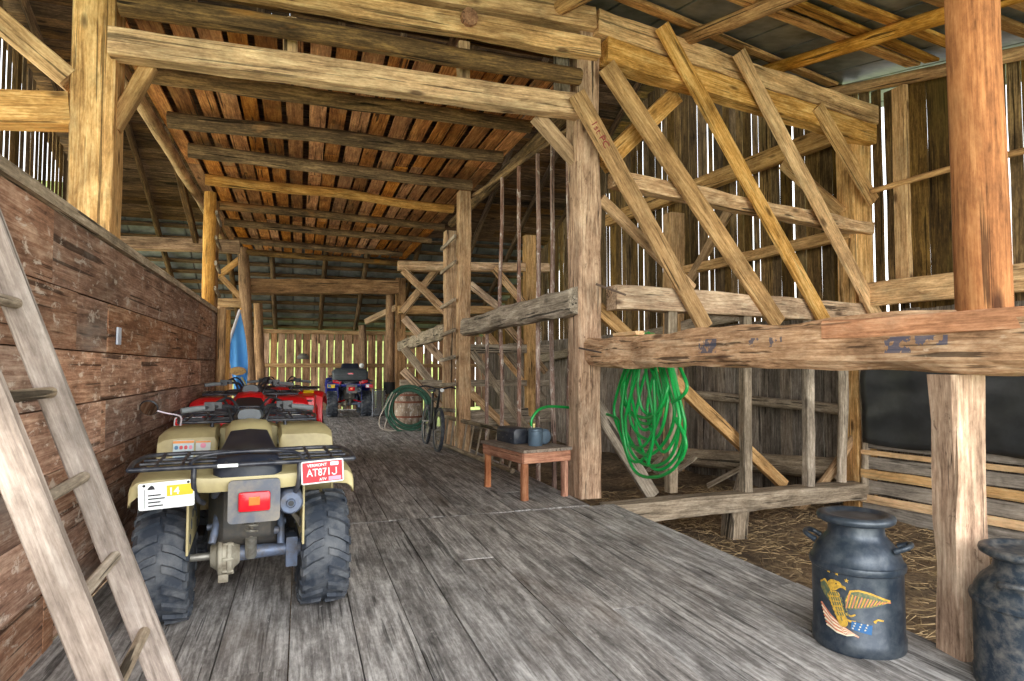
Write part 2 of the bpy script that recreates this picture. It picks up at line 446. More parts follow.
while y > -5.2:
    o = timber('purlin', MS @ Vector((-4.6, y, .03)), MS @ Vector((7.2, y, .03)), .13, .05, MAT['dark'], kind='structure', up=Vector((0, .45, .9))); y -= .46
for x in (-4.15, -3.2, -1.75, -.75, .55, 1.6, 2.9, 4.3, 5.4, 6.4):
    log('rafter', MS @ Vector((x, .3, -.08)), MS @ Vector((x + .05, -13.5, -.08)), .07, .06, MAT['dark'], kind='structure', wob=.015)

# low metal roof over the entrance, on poles and purlins
MF = slope_matrix('front', 0, 5.95)
metal_roof('ceiling_front_metal', MF, -5.0, 8.6, -6.6, 1.6, .14)

# outside: grass, a slope of greenery behind the rear wall
N = NT('meadow_grass'); tc = N.n('TexCoord'); nz = N.noise(tc.outputs['Object'], 1.4, 8, .7)
N.l(N.ramp(nz, [(.3, s(112, 130, 52)), (.7, s(196, 200, 104))]), N.b.inputs['Base Color']); N.b.inputs['Roughness'].default_value = .95
MAT['grass'] = N.m
mb = MB(); vs = []; fs = []
nx, ny = 24, 24
for j in range(ny + 1):
    for i in range(nx + 1):
        x = -60 + 120 * i / nx; y = -50 + 120 * j / ny
        zz = -.85 + mnoise.noise((x * .06, y * .06, 1)) * .15 + max(0, y - 22) * .42 * max(0, min(1, (9 - x) / 5))
        vs.append((x, y, zz))
for j in range(ny):
    for i in range(nx): a = j * (nx + 1) + i; fs.append((a, a + 1, a + nx + 2, a + nx + 1))
mb.add(vs, fs); struct(mb.build('ground', MAT['grass'], smooth=60))

# dirt and hay in the low right bay
N = NT('hay_litter'); tc = N.n('TexCoord')
n1 = N.noise(tc.outputs['Object'], 9, 9, .75, 1.2); n2 = N.noise(tc.outputs['Object'], 1.3, 4, .6)
c = N.ramp(n1, [(.33, s(62, 48, 36)), (.5, s(126, 102, 74)), (.66, s(180, 154, 116))])
c = N.mix(1, c, N.ramp(n2, [(.35, g3(.4)), (.6, g3(1))]), 'MULTIPLY')
N.l(c, N.b.inputs['Base Color']); N.b.inputs['Roughness'].default_value = 1; N.bump(n1, 1, .03)
MAT['hay'] = N.m
def hay_z(x, y): return -.60 + .09 * mnoise.noise((x * .7, y * .7, 2)) + .05 * mnoise.noise((x * 2.1, y * 2.1, 5))
mb = MB(); vs = []; fs = []; nx, ny = 90, 90
for j in range(ny + 1):
    for i in range(nx + 1):
        x = -5.2 + 13.0 * i / nx; y = -.9 + 21 * j / ny; vs.append((x, y, hay_z(x, y)))
for j in range(ny):
    for i in range(nx): a = j * (nx + 1) + i; fs.append((a, a + 1, a + nx + 2, a + nx + 1))
mb.add(vs, fs); struct(mb.build('ground_low_bay', MAT['hay'], smooth=80))
#STRAW
MAT['straw'] = plain('straw', s(172, 146, 106), .9, dirt=(s(104, 82, 58), .8), scale=3)
mb = MB()
for _ in range(3600):
    x = random.uniform(2.95, 6.75); y = random.uniform(2.6, 8.5); a = random.uniform(0, PI); L = random.uniform(.08, .22)
    zz = hay_z(x, y) + random.uniform(.005, .05); dx, dy = math.cos(a) * L / 2, math.sin(a) * L / 2; t = random.uniform(-.03, .03)
    w = .0035
    vs = [(x - dx - w * math.sin(a), y - dy + w * math.cos(a), zz - t), (x - dx + w * math.sin(a), y - dy - w * math.cos(a), zz - t),
          (x + dx, y + dy, zz + t), (x - dx, y - dy, zz - t + .006)]
    mb.add(vs, [(0, 1, 2), (0, 2, 3), (1, 3, 2), (0, 3, 1)])
tag(mb.build('loose_hay', MAT['straw']), 'loose brown hay strewn over the low ground of the side bay', 'hay', kind='stuff')
# board skirt closing the edge of the raised floor
mb = MB()
for z0 in (-.28, -.52): mb.box(2.80, 2.84, -.5, 5.38, z0, z0 + .22, rv())
for z0 in (-.28, -.52): mb.box(2.56, 2.60, 5.40, 20, z0, z0 + .22, rv())
struct(mb.build('trim_2', MAT['floor']))
# ================================================================ TIMBER FRAME (each timber is an object of its own)
H, G, BR, PO, BK, GR = (MAT[k] for k in ('hewn', 'gold', 'brace', 'pole', 'bark', 'grey'))
# --- posts
timber('post', (-1.61, 5.88, 0), (-1.63, 5.88, 4.98), .31, .30, MAT['gold'], 'thick squared post rising behind the partition boards under the left end of the tie timber', 'post', up=Vector((0, 1, 0)))
timber('post', (2.79, 5.87, -.02), (2.80, 5.86, 4.98), .25, .29, MAT['pitted'], 'thick pitted post in mid barn between the bench and the green hose coil', 'post', up=Vector((0, 1, 0)), rough=.012, cham=.02)
timber('post', (7.0, 6.33, -.6), (7.02, 6.33, 4.62), .3, .3, G, 'corner post at the gable wall carrying the right end of the doubled plate', 'post', up=Vector((.1, 1, 0)))
timber('post', (2.87, 2.06, -.55), (2.87, 2.06, 1.27), .15, .15, MAT['pitted'], 'short square post behind the milk cans propping the hewn rail', 'post', up=Vector((.25, 1, 0)), rough=.012)
tp = P(982, -12, Y=1.86)
log('log_post', (2.88, 1.93, 1.5), Vector((2.86, 1.93, 4.02)), .108, .10, MAT['logred'], 'smooth round reddish log post standing on the hewn rail', 'post', wob=.006, n=18, bumpy=.03)
timber('post', (2.41, 9.45, 0), (2.41, 9.45, 4.08), .19, .2, H, 'nearer of the two posts with cleats between them, just behind the bicycle', 'post', up=Vector((0, 1, 0)))
timber('post', (2.37, 10.25, 0), (2.37, 10.25, 3.62), .18, .2, H, 'farther of the two posts with cleats between them, directly beside the bicycle', 'post', up=Vector((0, 1, 0)))
for i, y in enumerate((236, 262, 300, 330, 357, 384, 410)):
    z = CAMZ + (368 - y) / FPX * 9.85 * .985
    timber('cleat', (2.26, 9.40, z), (2.24, 10.33, z - .04), .035, .06, GR, None, None, 'cleats nailed across the paired posts', rough=.003)
    o = bpy.context.view_layer and COL.objects[-1]
    tag(o, ['topmost cleat under the loft on the paired posts', 'second cleat from the top on the paired posts', 'third cleat from the top on the paired posts', 'middle cleat on the paired posts, level with the big girt',
            'third cleat from the bottom on the paired posts', 'second cleat from the bottom on the paired posts', 'lowest cleat on the paired posts, above the lying ladder'][i], 'cleat')
timber('post', (2.62, 17.3, 0), (2.6, 17.3, 3.8), .26, .24, MAT['aged'], 'far squared post rising behind the hose-wrapped barrel', 'post', up=Vector((0, 1, 0)))
wp = log('round_post', (2.36, 17.6, 0), (2.36, 17.6, 3.6), .14, .12, MAT['aged'], 'round post with a black band around it, right of the blue quad bike', 'post', wob=.01)
mb = MB(); mb.lathe([(.155, 0), (.16, .02), (.158, .3), (.15, .33)], 18); mb.build('black_band', plain('black_band', s(38, 40, 44), .6), wp).matrix_local = Matrix.Translation((.58, 0, 0)) @ Matrix.Rotation(PI / 2, 4, 'Y')
for (x, y, ztop, lab) in ((-1.40, 10.75, 4.08, 'nearer peeled pole rising behind the partition under the loft edge'), (-1.42, 11.3, 4.08, 'darker pole just behind the peeled one, rising behind the partition')):
    log('pole_post', (x, y, 0), (x, y, ztop),   .10, .09, PO if 'nearer' in lab else MAT['aged'], lab, 'post', wob=.02)
for k, z in enumerate((2.55, 2.95, 3.35, 3.75)):
    o = timber('cleat', (-1.29, 10.65, z), (-1.31, 11.4, z - .04), .035, .07, GR, ['lowest cleat on the poles behind the partition', 'second cleat from the bottom on the poles behind the partition', 'third cleat from the bottom on the poles behind the partition', 'topmost cleat on the poles behind the partition'][k], 'cleat', 'cleats on the left pole pair', rough=.003)
for (x, y, lab) in ((-1.02, 9.15, 'nearer short round stake standing against the partition'), (-1.01, 9.62, 'farther short round stake standing against the partition')):
    log('stake', (x, y, 0), (x, y, 2.12), .065, .055, PO, lab, 'post', wob=.02)
log('pole_post', (-1.06, 15.6, 0), (-1.32, 15.6, 4.1), .15, .12, MAT['aged'], 'thick pole post behind the blue flag', 'post', wob=.02)
log('pole_post', (-1.02, 18.6, 0), (-1.16, 18.6, 3.1), .14, .12, MAT['aged'], 'thin far pole post right of the blue flag', 'post', wob=.02)
log('pole_post', (P(366, 400, Y=19.6).x, 19.6, 0), (P(362, 330, Y=19.6).x, 19.6, 2.62), .12, .11, MAT['aged'], 'far pole post against the slatted rear wall, left of the black-banded post', 'post', wob=.02)

# --- the cross frame: tie, doubled plate, girts, sill
timber('tie_timber', (-1.50, AY - .02, 3.935), (2.70, AY - .02, 3.965), .18, .225, G, 'long squared tie timber under the loft spanning the drive between two thick posts', 'beam', rough=.012)
def far_left(a, b, x, Y):
    p, q = P(*a, Y=Y), P(*b, Y=Y); d = p - q; return q + d * ((x - q.x) / d.x), q
p, q = far_left((200, -20), (598, 50), -3.2, AY - .06)
timber('plate_timber', p, q, .13, .20, G, 'lower plate timber above the tie timber over the drive', 'beam', rough=.01)
p, q = far_left((200, -47), (592, 22), -3.2, AY - .02)
timber('plate_timber', p, q, .2, .22, G, 'upper plate timber over the drive, topmost of the doubled plate', 'beam', rough=.01)
c0, c1 = P(603, 56, 'bent'), P(866, 138, 'bent')
timber('plate_timber', c0 + Vector((-.03, -.06, 0)), c1 + Vector((0, -.06, 0)), .2, .25, G, 'lower plate timber above the slanting braces of the side bay', 'beam', rough=.01)
c0, c1 = P(592, 27, 'bent'), P(870, 118, 'bent')
timber('plate_timber', c0 + Vector((.0, -.02, 0)), c1, .24, .25, G, 'upper plate timber of the side bay, just under the metal roof', 'beam', rough=.01)
log('pin_log', P(470, 16, Y=5.55), P(470, 16, Y=5.55) + Vector((0, .8, 0)), .085, .08, MAT['logred'], 'round log end poking out between the doubled plate timbers', 'log')
timber('girt', P(612, 180, 'bent'), P(862, 229, 'bent') + Vector((.1, 0, 0)), .17, .16, H, 'upper hewn girt crossing behind the slanting braces', 'beam', rough=.015)
timber('girt', P(612, 297, 'bent'), P(868, 314, 'bent'), .2, .25, H, 'thick middle girt where the slanting braces end, above the hose coil', 'beam', rough=.012)
timber('sill_timber', P(606, 513, 'bent'), P(866, 489, 'bent'), .24, .2, GR, 'weathered sill timber at the foot of the side bay frame', 'beam', rough=.012)
timber('stud', P(291, 20, Y=AY), P(291, 55, Y=AY) , .12, .12, BR, 'short stud between tie and plate, left of the two', 'stud', up=Vector((0, 1, 0)))
timber('stud', P(463, 44, Y=AY), P(463, 83, Y=AY), .11, .12, BR, 'short stud between tie and plate near the middle post', 'stud', up=Vector((0, 1, 0)))
timber('stud', (2.55, AY + .15, 4.0), (2.55, AY + .15, 4.6), .14, .12, GR, 'short stud tight against the middle post above the tie timber', 'stud', up=Vector((0, 1, 0)))
timber('knee_brace', P(113, 128, Y=AY + .14), P(150, 66, Y=AY + .14), .12, .11, BR, 'knee brace from the left post up to the tie timber', 'brace', up=Vector((0, 1, 0)))
timber('knee_brace', P(536, 116, Y=AY + .16), P(584, 170, Y=AY + .16), .12, .14, BR, 'knee brace from the tie timber down to the middle post', 'brace', up=Vector((0, 1, 0)))
timber('girt', P(-30, 109, Y=AY + .1), P(73, 112, Y=AY + .1), .2, .26, G, 'short level girt joining the left post at the edge', 'beam')
timber('knee_brace', P(-20, 5, Y=AY + .1), P(72, 82, Y=AY + .1), .16, .22, G, 'slanting brace above the short girt at the left post', 'brace', up=Vector((0, 1, 0)))
# slanting braces nailed to the near face of the frame
def br(a, b, da, db, w, lab, mat=BR, th=.05, pl='bent', name='brace'):
    return timber(name, P(*a, pl) + Vector((.0, da, 0)), P(*b, pl) + Vector((0, db, 0)), th, w, mat, lab, 'brace', up=Vector((.2, 0, 1)), rough=.004, cham=.006)
BR1 = br((569, 101), (697, 329), -.18, -.16, .19, 'slanting brace with faint red marks, crossing the middle post', BR)
br((599, 73), (771, 325), -.16, -.13, .22, 'wide slanting brace starting at the top of the middle post', BR)
br((650, 37), (815, 323), -.235, -.16, .185, 'slanting brace starting at the upper plate, third from the middle post', G)
br((725, 62), (867, 320), -.235, -.17, .185, 'slanting brace fourth from the middle post, reaching the corner end of the girt', G)
br((806, 112), (862, 205), -.17, -.18, .2, 'short slanting brace running from the plate down to the corner post', G)
br((608, 161), (683, 90), .14, .14, .2, 'counter brace rising behind the wide slanting brace', G, .08)
br((606, 196), (699, 288), .12, .12, .12, 'narrow board brace behind the red-marked brace', BR)
br((606, 306), (796, 488),    .20, .20, .14, 'long slanting brace below the middle girt, running down to the sill', BR, .08)
br((604, 405), (664, 500),    .22, .22, .16, 'lower grey brace behind the green hose coil', GR, .06)
for x0, x1, x2, lab in ((671, 671, 12, 'stud just behind the green hose coil'), (745, 746, 12, 'square stud standing on the sill in the middle of the side bay'), (809, 808, 11, 'stud standing on the sill, third from the hose coil')):
    a, b = P(x0, 300, 'bent'), P(x1, 492, 'bent')
    timber('stud', a, b, .11, .11, GR, lab, 'stud', up=Vector((0, 1, 0)))
log('stud', P(849, 330, 'bent') + Vector((0, .1, 0)), P(848, 492, 'bent') + Vector((0, .1, 0)), .065, .06, GR, 'dark upright pole left of the slim poles by the corner', 'stud')
log('stud', P(860, 330, 'bent') + Vector((0, -.06, 0)), P(861, 490, 'bent') + Vector((0, -.06, 0)), .055, .05, GR, 'slim pale pole tight beside the corner post', 'stud')
log('leaning_log', P(796, 512, Z=-.62), P(864, 432, 'bent') + Vector((0, .1, 0)), .07, .05, MAT['brace'], 'crooked bark-stripped log leaning against the corner post', 'log', wob=.05)
timber('foot_block', P(738, 512, 'bent') + Vector((-.02, 0, .03)), P(734, 556, 'bent') + Vector((-.02, 0, -.02)), .22, .2, GR, 'split block propping the sill from the hay', 'block', up=Vector((0, 1, 0)), rough=.02)
# hewn rail across the front of the side bay, and the girts behind it
RAIL = timber('rail_timber', (2.86, 5.72, 1.455), (2.885, -.2, 1.40), .25, .27, MAT['rail'], 'thick hewn rail carrying the green hose coil and the round log post', 'beam', rough=.022, cham=.05, seg=.12)
timber('split_face', (RL(822), -.119, .084), (5.85, -.115, .08), .03, .095, MAT['split'], parent=RAIL, kind=None, rough=.006)['label'] = 'reddish split slab along the upper face'
timber('girt', (2.66, 5.75, 1.99), (2.42, 9.4, 1.93), .2, .27, MAT['grey'], 'axe-scarred girt between the middle post and the cleated posts', 'beam', rough=.022, cham=.04, seg=.12)
timber('girt', (2.39, 10.3, 1.95), (2.6, 17.2, 1.9), .2, .26, GR, 'far girt running from the cleated posts to the far post', 'beam', rough=.02, cham=.04)
log('hanging_rail', (2.55, 9.40, 4.03), (2.86, 6.15, 4.0), .035, .03, MAT['bark'], 'thin bark pole from the cleated post to the middle post, holding the upright bars', 'pole', wob=.02)
bars = ((487, 2.05, 'short bar under the girt, nearest the cleated posts'), (502, 4.0, 'first long spotted bar from the cleated posts'), (519, 4.0, 'second long spotted bar from the cleated posts'), (538, 4.0, 'third long spotted bar, left of the green pump hose bend'),
        (553, 4.0, 'fourth long spotted bar, behind the pump'), (569, 4.0, 'last long spotted bar, beside the middle post'))
MAT['bar'] = wood('spotted_bar', s(82, 56, 48), s(146, 110, 94), s(206, 186, 170), knots=.5, vary=.15, spots=(s(226, 214, 202), .56, .8))
for x, zt, lab in bars:
    XB = {487: 2.59, 502: 2.62, 519: 2.68, 538: 2.74, 553: 2.79, 569: 2.84}[x]; p = P(x, 300, X=XB)
    log('stall_bar', (p.x, p.y, -.3), (p.x, p.y, zt - .05), .03, .026, MAT['bar'], lab, 'bar', 'upright bars of the stall', wob=.03)

# --- loft
mb = MB(); x = -1.62
while x < 2.6:
    w = random.uniform(.16, .21); g = random.uniform(.03, .075)
    cuts = [5.75] + [random.uniform(9, 10), random.uniform(12.5, 14)] + [17.3]
    if x > 2.25: cuts = [5.75, random.uniform(7.5, 9.3), 12.6, 17.0]
    for a, b in zip(cuts, cuts[1:]):
        if x > 1.7 and b < 11 and a > 8 and random.random() < .6: continue
        y0 = a + random.uniform(-.1, .1); d = random.uniform(0, .02); sk = random.uniform(-.015, .015)
        vs = [(x + sk, y0, 4.27 + d), (x + w + sk, y0, 4.27 + d), (x + w - sk, b, 4.27 + d), (x - sk, b, 4.27 + d)]
        vs += [(p[0], p[1], p[2] + .025) for p in vs]
        mb.add(vs, [(0, 3, 2, 1), (4, 5, 6, 7), (0, 1, 5, 4), (1, 2, 6, 5), (2, 3, 7, 6), (3, 0, 4, 7)], rv())
    x += w + g
struct(mb.build('ceiling_loft', MAT['deck']))
mb = MB(); y = 6.0      # added crosswise board layer, blocks light so the loft gaps look black
while y < 16.0:
    w = random.uniform(.2, .3); mb.box(-1.6, 2.55, y, y + w - .004, 4.40, 4.43, rv()); y += w
struct(mb.build('loft_light_blocker', MAT['sheath']))
poles = [((120, 3), (580, 77), .095, BK, 'foremost bark pole of the loft, showing above the tie timber with peeled orange patches'),
         ((146, 73), (530, 127), .09, BK, 'bark pole of the loft directly behind the tie timber'),
         ((168, 120), (502, 157), .095, BK, 'thick bark pole under the loft, first one clear below the tie timber'),
         ((188, 150), (471, 186), .095, BK, 'dark pole under the loft with a pale sawn left end'),
         ((205, 179), (453, 209), .085, PO, 'peeled golden pole under the loft reaching the nearer cleated post'),
         ((219, 205), (444, 227), .08, BK, 'sixth pole under the loft from the tie timber'),
         ((224, 222), (431, 241), .08, BK, 'seventh pole under the loft, knobbly and dark'),
         ((234, 240), (402, 254), .08, BK, 'eighth pole under the loft from the tie timber'),
         ((246, 252), (401, 264), .08, BK, 'last far pole under the loft')]
for a, b, r, m, lab in poles:
    zl = 4.16 if a[1] < 250 else 4.0
    log('loft_pole', P(*a, Z=zl), P(*b, Z=zl), r, r * .85, m, lab, 'pole', 'round poles under the loft', wob=.025, bumpy=.1)
log('loft_edge_pole', (2.93, 6.2, 4.30), (2.93, 12.5, 4.30), .09, .08, BK, 'bark pole along the open edge of the loft', 'pole', wob=.02)
log('loft_edge_pole', (-1.75, 6.3, 4.30), (-1.75, 15.9, 4.30), .08, .08, BR, 'grey pole along the edge of the loft over the partition', 'pole', wob=.02)

# --- far timbers
timber('tie_timber', P(247, 286, Y=16), P(398, 287, Y=16), .26, .36, MAT['aged'], 'far tie timber crossing above the blue quad bike', 'beam', rough=.015)
timber('wall_plate', (-4.4, 19.9, 2.40), (5.6, 19.9, 2.40), .12, .12, PO, 'peeled plate along the top of the slatted rear wall', 'beam')
timber('wall_girt', (-4.2, 19.94, 1.38), (5.6, 19.94, 1.38), .06, .12, BR, 'level rail nailed across the slatted rear wall', 'beam')
timber('girt', P(116, 243, Y=13.2), P(240, 247, Y=13.2), .2, .24, MAT['aged'], 'level girt beyond the partition, left of the pole posts', 'beam')
timber('girt', P(150, 302, Y=15.6), P(242, 303, Y=15.6), .18, .2, BR, 'lower far girt beyond the partition, behind the flag', 'beam')
timber('brace', P(218, 276, Y=15.7), P(242, 258, Y=15.7), .1, .14, PO, 'short rising brace left of the flag post', 'brace')
timber('brace', P(220, 276, Y=15.7), P(243, 300, Y=15.7), .1, .12, PO, 'short falling brace left of the flag post', 'brace')
timber('brace', P(168, 130, Y=9.9), P(196, 240, Y=13.0), .1, .14, MAT['dark'], 'long slanting strut in the dark beyond the left post', 'brace')
timber('brace', P(366, 322, Y=18.2), P(398, 307, Y=17.4), .12, .16, BR, 'short knee brace by the far post under the roof', 'brace')
def far(a, b, Y, w, h, lab, mat=BR, name='brace', cat='brace'):
    return timber(name, P(*a, Y=Y), P(*b, Y=Y), w, h, mat, lab, cat, up=Vector((0, .02, 1)), seg=.5)
YF = 13.6
far((398, 266), (548, 268), YF, .2, .2, 'top girt of the far cross frame behind the upright bars', H, 'girt', 'beam')
far((398, 310), (548, 310), YF + .3, .16, .18, 'second girt of the far cross frame', BR, 'girt', 'beam')
far((458, 349), (548, 349), YF, .2, .2, 'middle girt of the far cross frame', GR, 'girt', 'beam')
far((400, 383), (548, 383), YF, .14, .14, 'fourth girt of the far cross frame, behind the bicycle handlebar', GR, 'girt', 'beam')
far((470, 418), (552, 414), YF, .24, .34, 'heavy sill of the far cross frame', GR, 'sill_timber', 'beam')
timber('post', P(532, 445, Y=YF), P(529, 236, Y=YF), .26, .24, BR, 'far post of the cross frame against the gable wall', 'post', up=Vector((0, 1, 0)))
FB = [((403, 270), (446, 312), 'upper falling brace of the far frame, left of the cleated posts', H), ((440, 266), (402, 312), 'upper rising brace of the far frame, left of the cleated posts', BR),
      ((404, 318), (472, 392), 'falling brace below the second girt, left of the cleated posts', H), ((404, 348), (452, 408), 'lower falling grey brace behind the bicycle', GR),
      ((403, 370), (440, 408), 'lowest falling brace of the far frame, above the barrel', H),
      ((470, 284), (512, 318), 'falling brace under the top girt, right of the cleated posts', H), ((494, 268), (524, 304), 'short brace under the top girt near the gable', H),
      ((474, 318), (536, 396), 'long falling brace in the middle of the far frame', H), ((472, 352), (535, 440), 'grey falling brace in the middle of the far frame', GR),
      ((500, 318), (546, 372), 'falling brace of the far frame close to the gable', BR), ((470, 392), (520, 440), 'lowest falling brace right of the cleated posts', H), ((506, 352), (544, 400), 'short grey brace close to the gable end', GR)]
for k, (a, b, lab, m) in enumerate(FB):
    far(a, b, YF + (.17 if k % 2 else -.17), .06, .17, lab, m)
# --- timbers on the gable wall
def onr(a, b, w, h, lab, mat=GR, off=.1, name='wall_girt', rnd=False):
    p, q = P(*a, 'right') - Vector((off, 0, 0)), P(*b, 'right') - Vector((off, 0, 0))
    return log(name, p, q, h / 2, h / 2, mat, lab, 'beam', wob=.03) if rnd else timber(name, p, q, w, h, mat, lab, 'beam')
onr((612, 221), (858, 128), .14, .26, 'dark girt climbing the gable boards behind the slanting braces', BR)
onr((690, 271), (858, 233), .12, .16, 'middle girt on the gable boards behind the braces', BR)
onr((540, 360), (742, 315), .14, .2, 'lower girt on the gable boards behind the middle girt', GR)
onr((700, 394), (850, 410), .12, .15, 'round rail on the grey lower boards behind the studs', GR, rnd=True)
onr((868, 296), (1240, 255), .12, .3, 'thick girt on the gable boards near the round log post', MAT['gold'])
onr((878, 192), (1180, 113), .08, .07, 'thin pole nailed across the gable boards near the round log post', PO, rnd=True)
timber('post', P(684, 215, 'right') - Vector((.22, 0, 0)), P(684, 470, 'right') - Vector((.22, 0, 0)), .3, .26, BR, 'gable wall post standing behind the long lower brace', 'post', up=Vector((0, 1, 0)))
timber('brace', P(690, 290, 'right') - Vector((.12, 0, 0)), P(735, 212, 'right') - Vector((.12, 0, 0)), .1, .15, BR, 'rising brace from the gable wall post', 'brace')
timber('brace', P(792, 165, 'right') - Vector((.14, 0, 0)), P(850, 215, 'right') - Vector((.14, 0, 0)), .1, .18, BR, 'falling dark brace on the gable wall by the corner post', 'brace')
timber('wall_stud', P(903, 88, 'right') - Vector((.06, 0, 0)), P(908, 290, 'right') - Vector((.06, 0, 0)), .18, .08, MAT['gold'], 'orange upright board on the gable wall next to the corner post', 'stud', up=Vector((-1, 0, 0)))
onr((640, 452), (850, 468), .2, .3, 'rough foundation log along the foot of the gable wall', GR, .2, 'foundation_log', True)
# --- roof poles and purlins over the entrance
def fr(a, b, r0, r1, lab, dz):
    p, q = P(*a, 'front'), P(*b, 'front'); d = Vector((0, 0, dz)); e = (q - p).normalized()
    return p, q, d, e
for a, b, lab in (((690, 38), (800, -6), 'round rafter pole under the metal roof, nearest the middle post'), ((768, 70), (975, 6), 'long round rafter pole under the metal roof, ending behind the log post'), ((826, 94), (1060, 46), 'round rafter pole under the metal roof, nearest the gable wall'), ((560, 8), (620, -25), 'round rafter pole over the plate above the middle post')):
    p, q = P(*a, 'front'), P(*b, 'front'); e = (q - p)
    q = p + e.normalized() * 5.6; p = p - e.normalized() * .5
    log('rafter_pole', p, q, .075, .075, PO, lab, 'rafter', wob=.02)
pp = [((600, -2), (862, 103)), ((668, -18), (900, 68)), ((740, -8), (930, 68)), ((806, -2), (970, 60)), ((890, -8), (1060, 54)), ((960, -8), (1080, 34))]
pl = ['purlin board nearest the upper plate under the metal roof', 'second purlin board from the upper plate under the metal roof', 'third purlin board from the upper plate under the metal roof', 'fourth purlin board from the upper plate under the metal roof', 'fifth purlin board from the upper plate, running behind the log post', 'sixth purlin board, beyond the round log post']
for (a, b), lab in zip(pp, pl):
    p, q = P(*a, 'front') + Vector((0, 0, .1)), P(*b, 'front') + Vector((0, 0, .1)); e = (q - p).normalized()
    timber('roof_purlin', p - e * 2.5, p + e * min(7.5, (7.0 - p.x) / max(e.x, .1)), .17, .04, PO, lab, 'purlin', up=Vector((0, -.24, 1)), rough=.004)

# ================================================================ THINGS
# (helpers for placing parts)
RX, RY, RZ = (lambda a: Matrix.Rotation(a, 4, 'X')), (lambda a: Matrix.Rotation(a, 4, 'Y')), (lambda a: Matrix.Rotation(a, 4, 'Z'))
T = lambda x, y, z: Matrix.Translation((x, y, z))
def local(o, M): o.matrix_local = M; return o
def text(body, size, mat, parent, M, name='lettering', depth=.0006, bold=.0):
    cu = bpy.data.curves.new(name, 'FONT'); cu.body = body; cu.size = size; cu.align_x = 'CENTER'; cu.align_y = 'CENTER'; cu.extrude = depth; cu.offset = bold; cu.resolution_u = 2
    tmp = bpy.data.objects.new('tmp_text', cu); COL.objects.link(tmp)
    dg = bpy.context.evaluated_depsgraph_get(); dg.update()
    me = bpy.data.meshes.new_from_object(tmp.evaluated_get(dg)); bpy.data.objects.remove(tmp); bpy.data.curves.remove(cu)
    me.materials.clear(); me.materials.append(mat); me.name = name
    o = bpy.data.objects.new(name, me); COL.objects.link(o); o.parent = parent; o.matrix_local = M; return o
def rrect(w, h, r, n=4):
    out = []
    for cx, cy, a0 in ((w / 2 - r, h / 2 - r, 0), (-w / 2 + r, h / 2 - r, 90), (-w / 2 + r, -h / 2 + r, 180), (w / 2 - r, -h / 2 + r, 270)):
        for k in range(n + 1):
            a = math.radians(a0 + 90 * k / n); out.append((cx + r * math.cos(a), cy + r * math.sin(a)))
    return out
def bez(pts, n=10):
    """smooth path through the points"""
    P_ = [Vector(p) for p in pts]; out = []
    for i in range(len(P_) - 1):
        p0, p1, p2, p3 = P_[max(i - 1, 0)], P_[i], P_[i + 1], P_[min(i + 2, len(P_) - 1)]
        for k in range(n):
            t = k / n
            out.append(.5 * ((2 * p1) + (p2 - p0) * t + (2 * p0 - 5 * p1 + 4 * p2 - p3) * t * t + (3 * p1 - p0 - 3 * p2 + p3) * t ** 3))
    out.append(P_[-1]); return out

rub = plain('tyre_rubber', s(42, 50, 62), .62, dirt=(s(120, 122, 124), .55), scale=11, bump=.4)
blk = plain('black_plastic', s(30, 33, 40), .45, dirt=(s(84, 84, 86), .5), scale=11)
blkm = plain('black_tube', s(38, 42, 54), .35, .2, dirt=(s(110, 110, 112), .6), scale=14)
steel = plain('dull_steel', s(168, 166, 158), .45, .6, dirt=(s(104, 94, 80), .7), scale=15)
cast = plain('cast_housing', s(168, 162, 146), .65, .15, dirt=(s(110, 98, 80), .8), scale=14)
bluegrey = plain('bluegrey_steel', s(108, 122, 148), .5, .3, dirt=(s(96, 90, 84), .8), scale=18)
beige = plain('beige_body', s(190, 178, 132), .5, dirt=(s(140, 124, 94), .6), scale=5)
redp = plain('red_body', s(236, 18, 34), .3, dirt=(s(190, 30, 40), .4), scale=6)
bluep = plain('blue_body', s(36, 48, 140), .35, dirt=(s(30, 30, 70), .5), scale=6)
seatm = plain('seat_vinyl', s(28, 36, 52), .4, dirt=(s(70, 72, 76), .4), scale=8)
gripm = plain('grey_grip', s(116, 122, 126), .7)
lens = plain('red_lens', s(214, 30, 44), .18, dirt=(s(170, 20, 30), .3)); amber = plain('amber_lens', s(246, 120, 50), .2)
whitep = plain('white_plate', s(232, 238, 240), .4, dirt=(s(200, 200, 196), .3)); redpl = plain('red_plate', s(206, 30, 48), .35); yel = plain('yellow_sticker', s(228, 190, 30), .45)
ink = plain('black_ink', s(30, 30, 36), .6); pinkst = plain('pink_sticker', s(236, 150, 176), .5); orangest = plain('orange_sticker', s(236, 150, 70), .5); bluest = plain('blue_sticker', s(70, 120, 160), .5)
N = NT('mirror_glass'); N.b.inputs['Metallic'].default_value = 1; N.b.inputs['Roughness'].default_value = .05; N.b.inputs['Base Color'].default_value = s(226, 220, 210); mirr = N.m

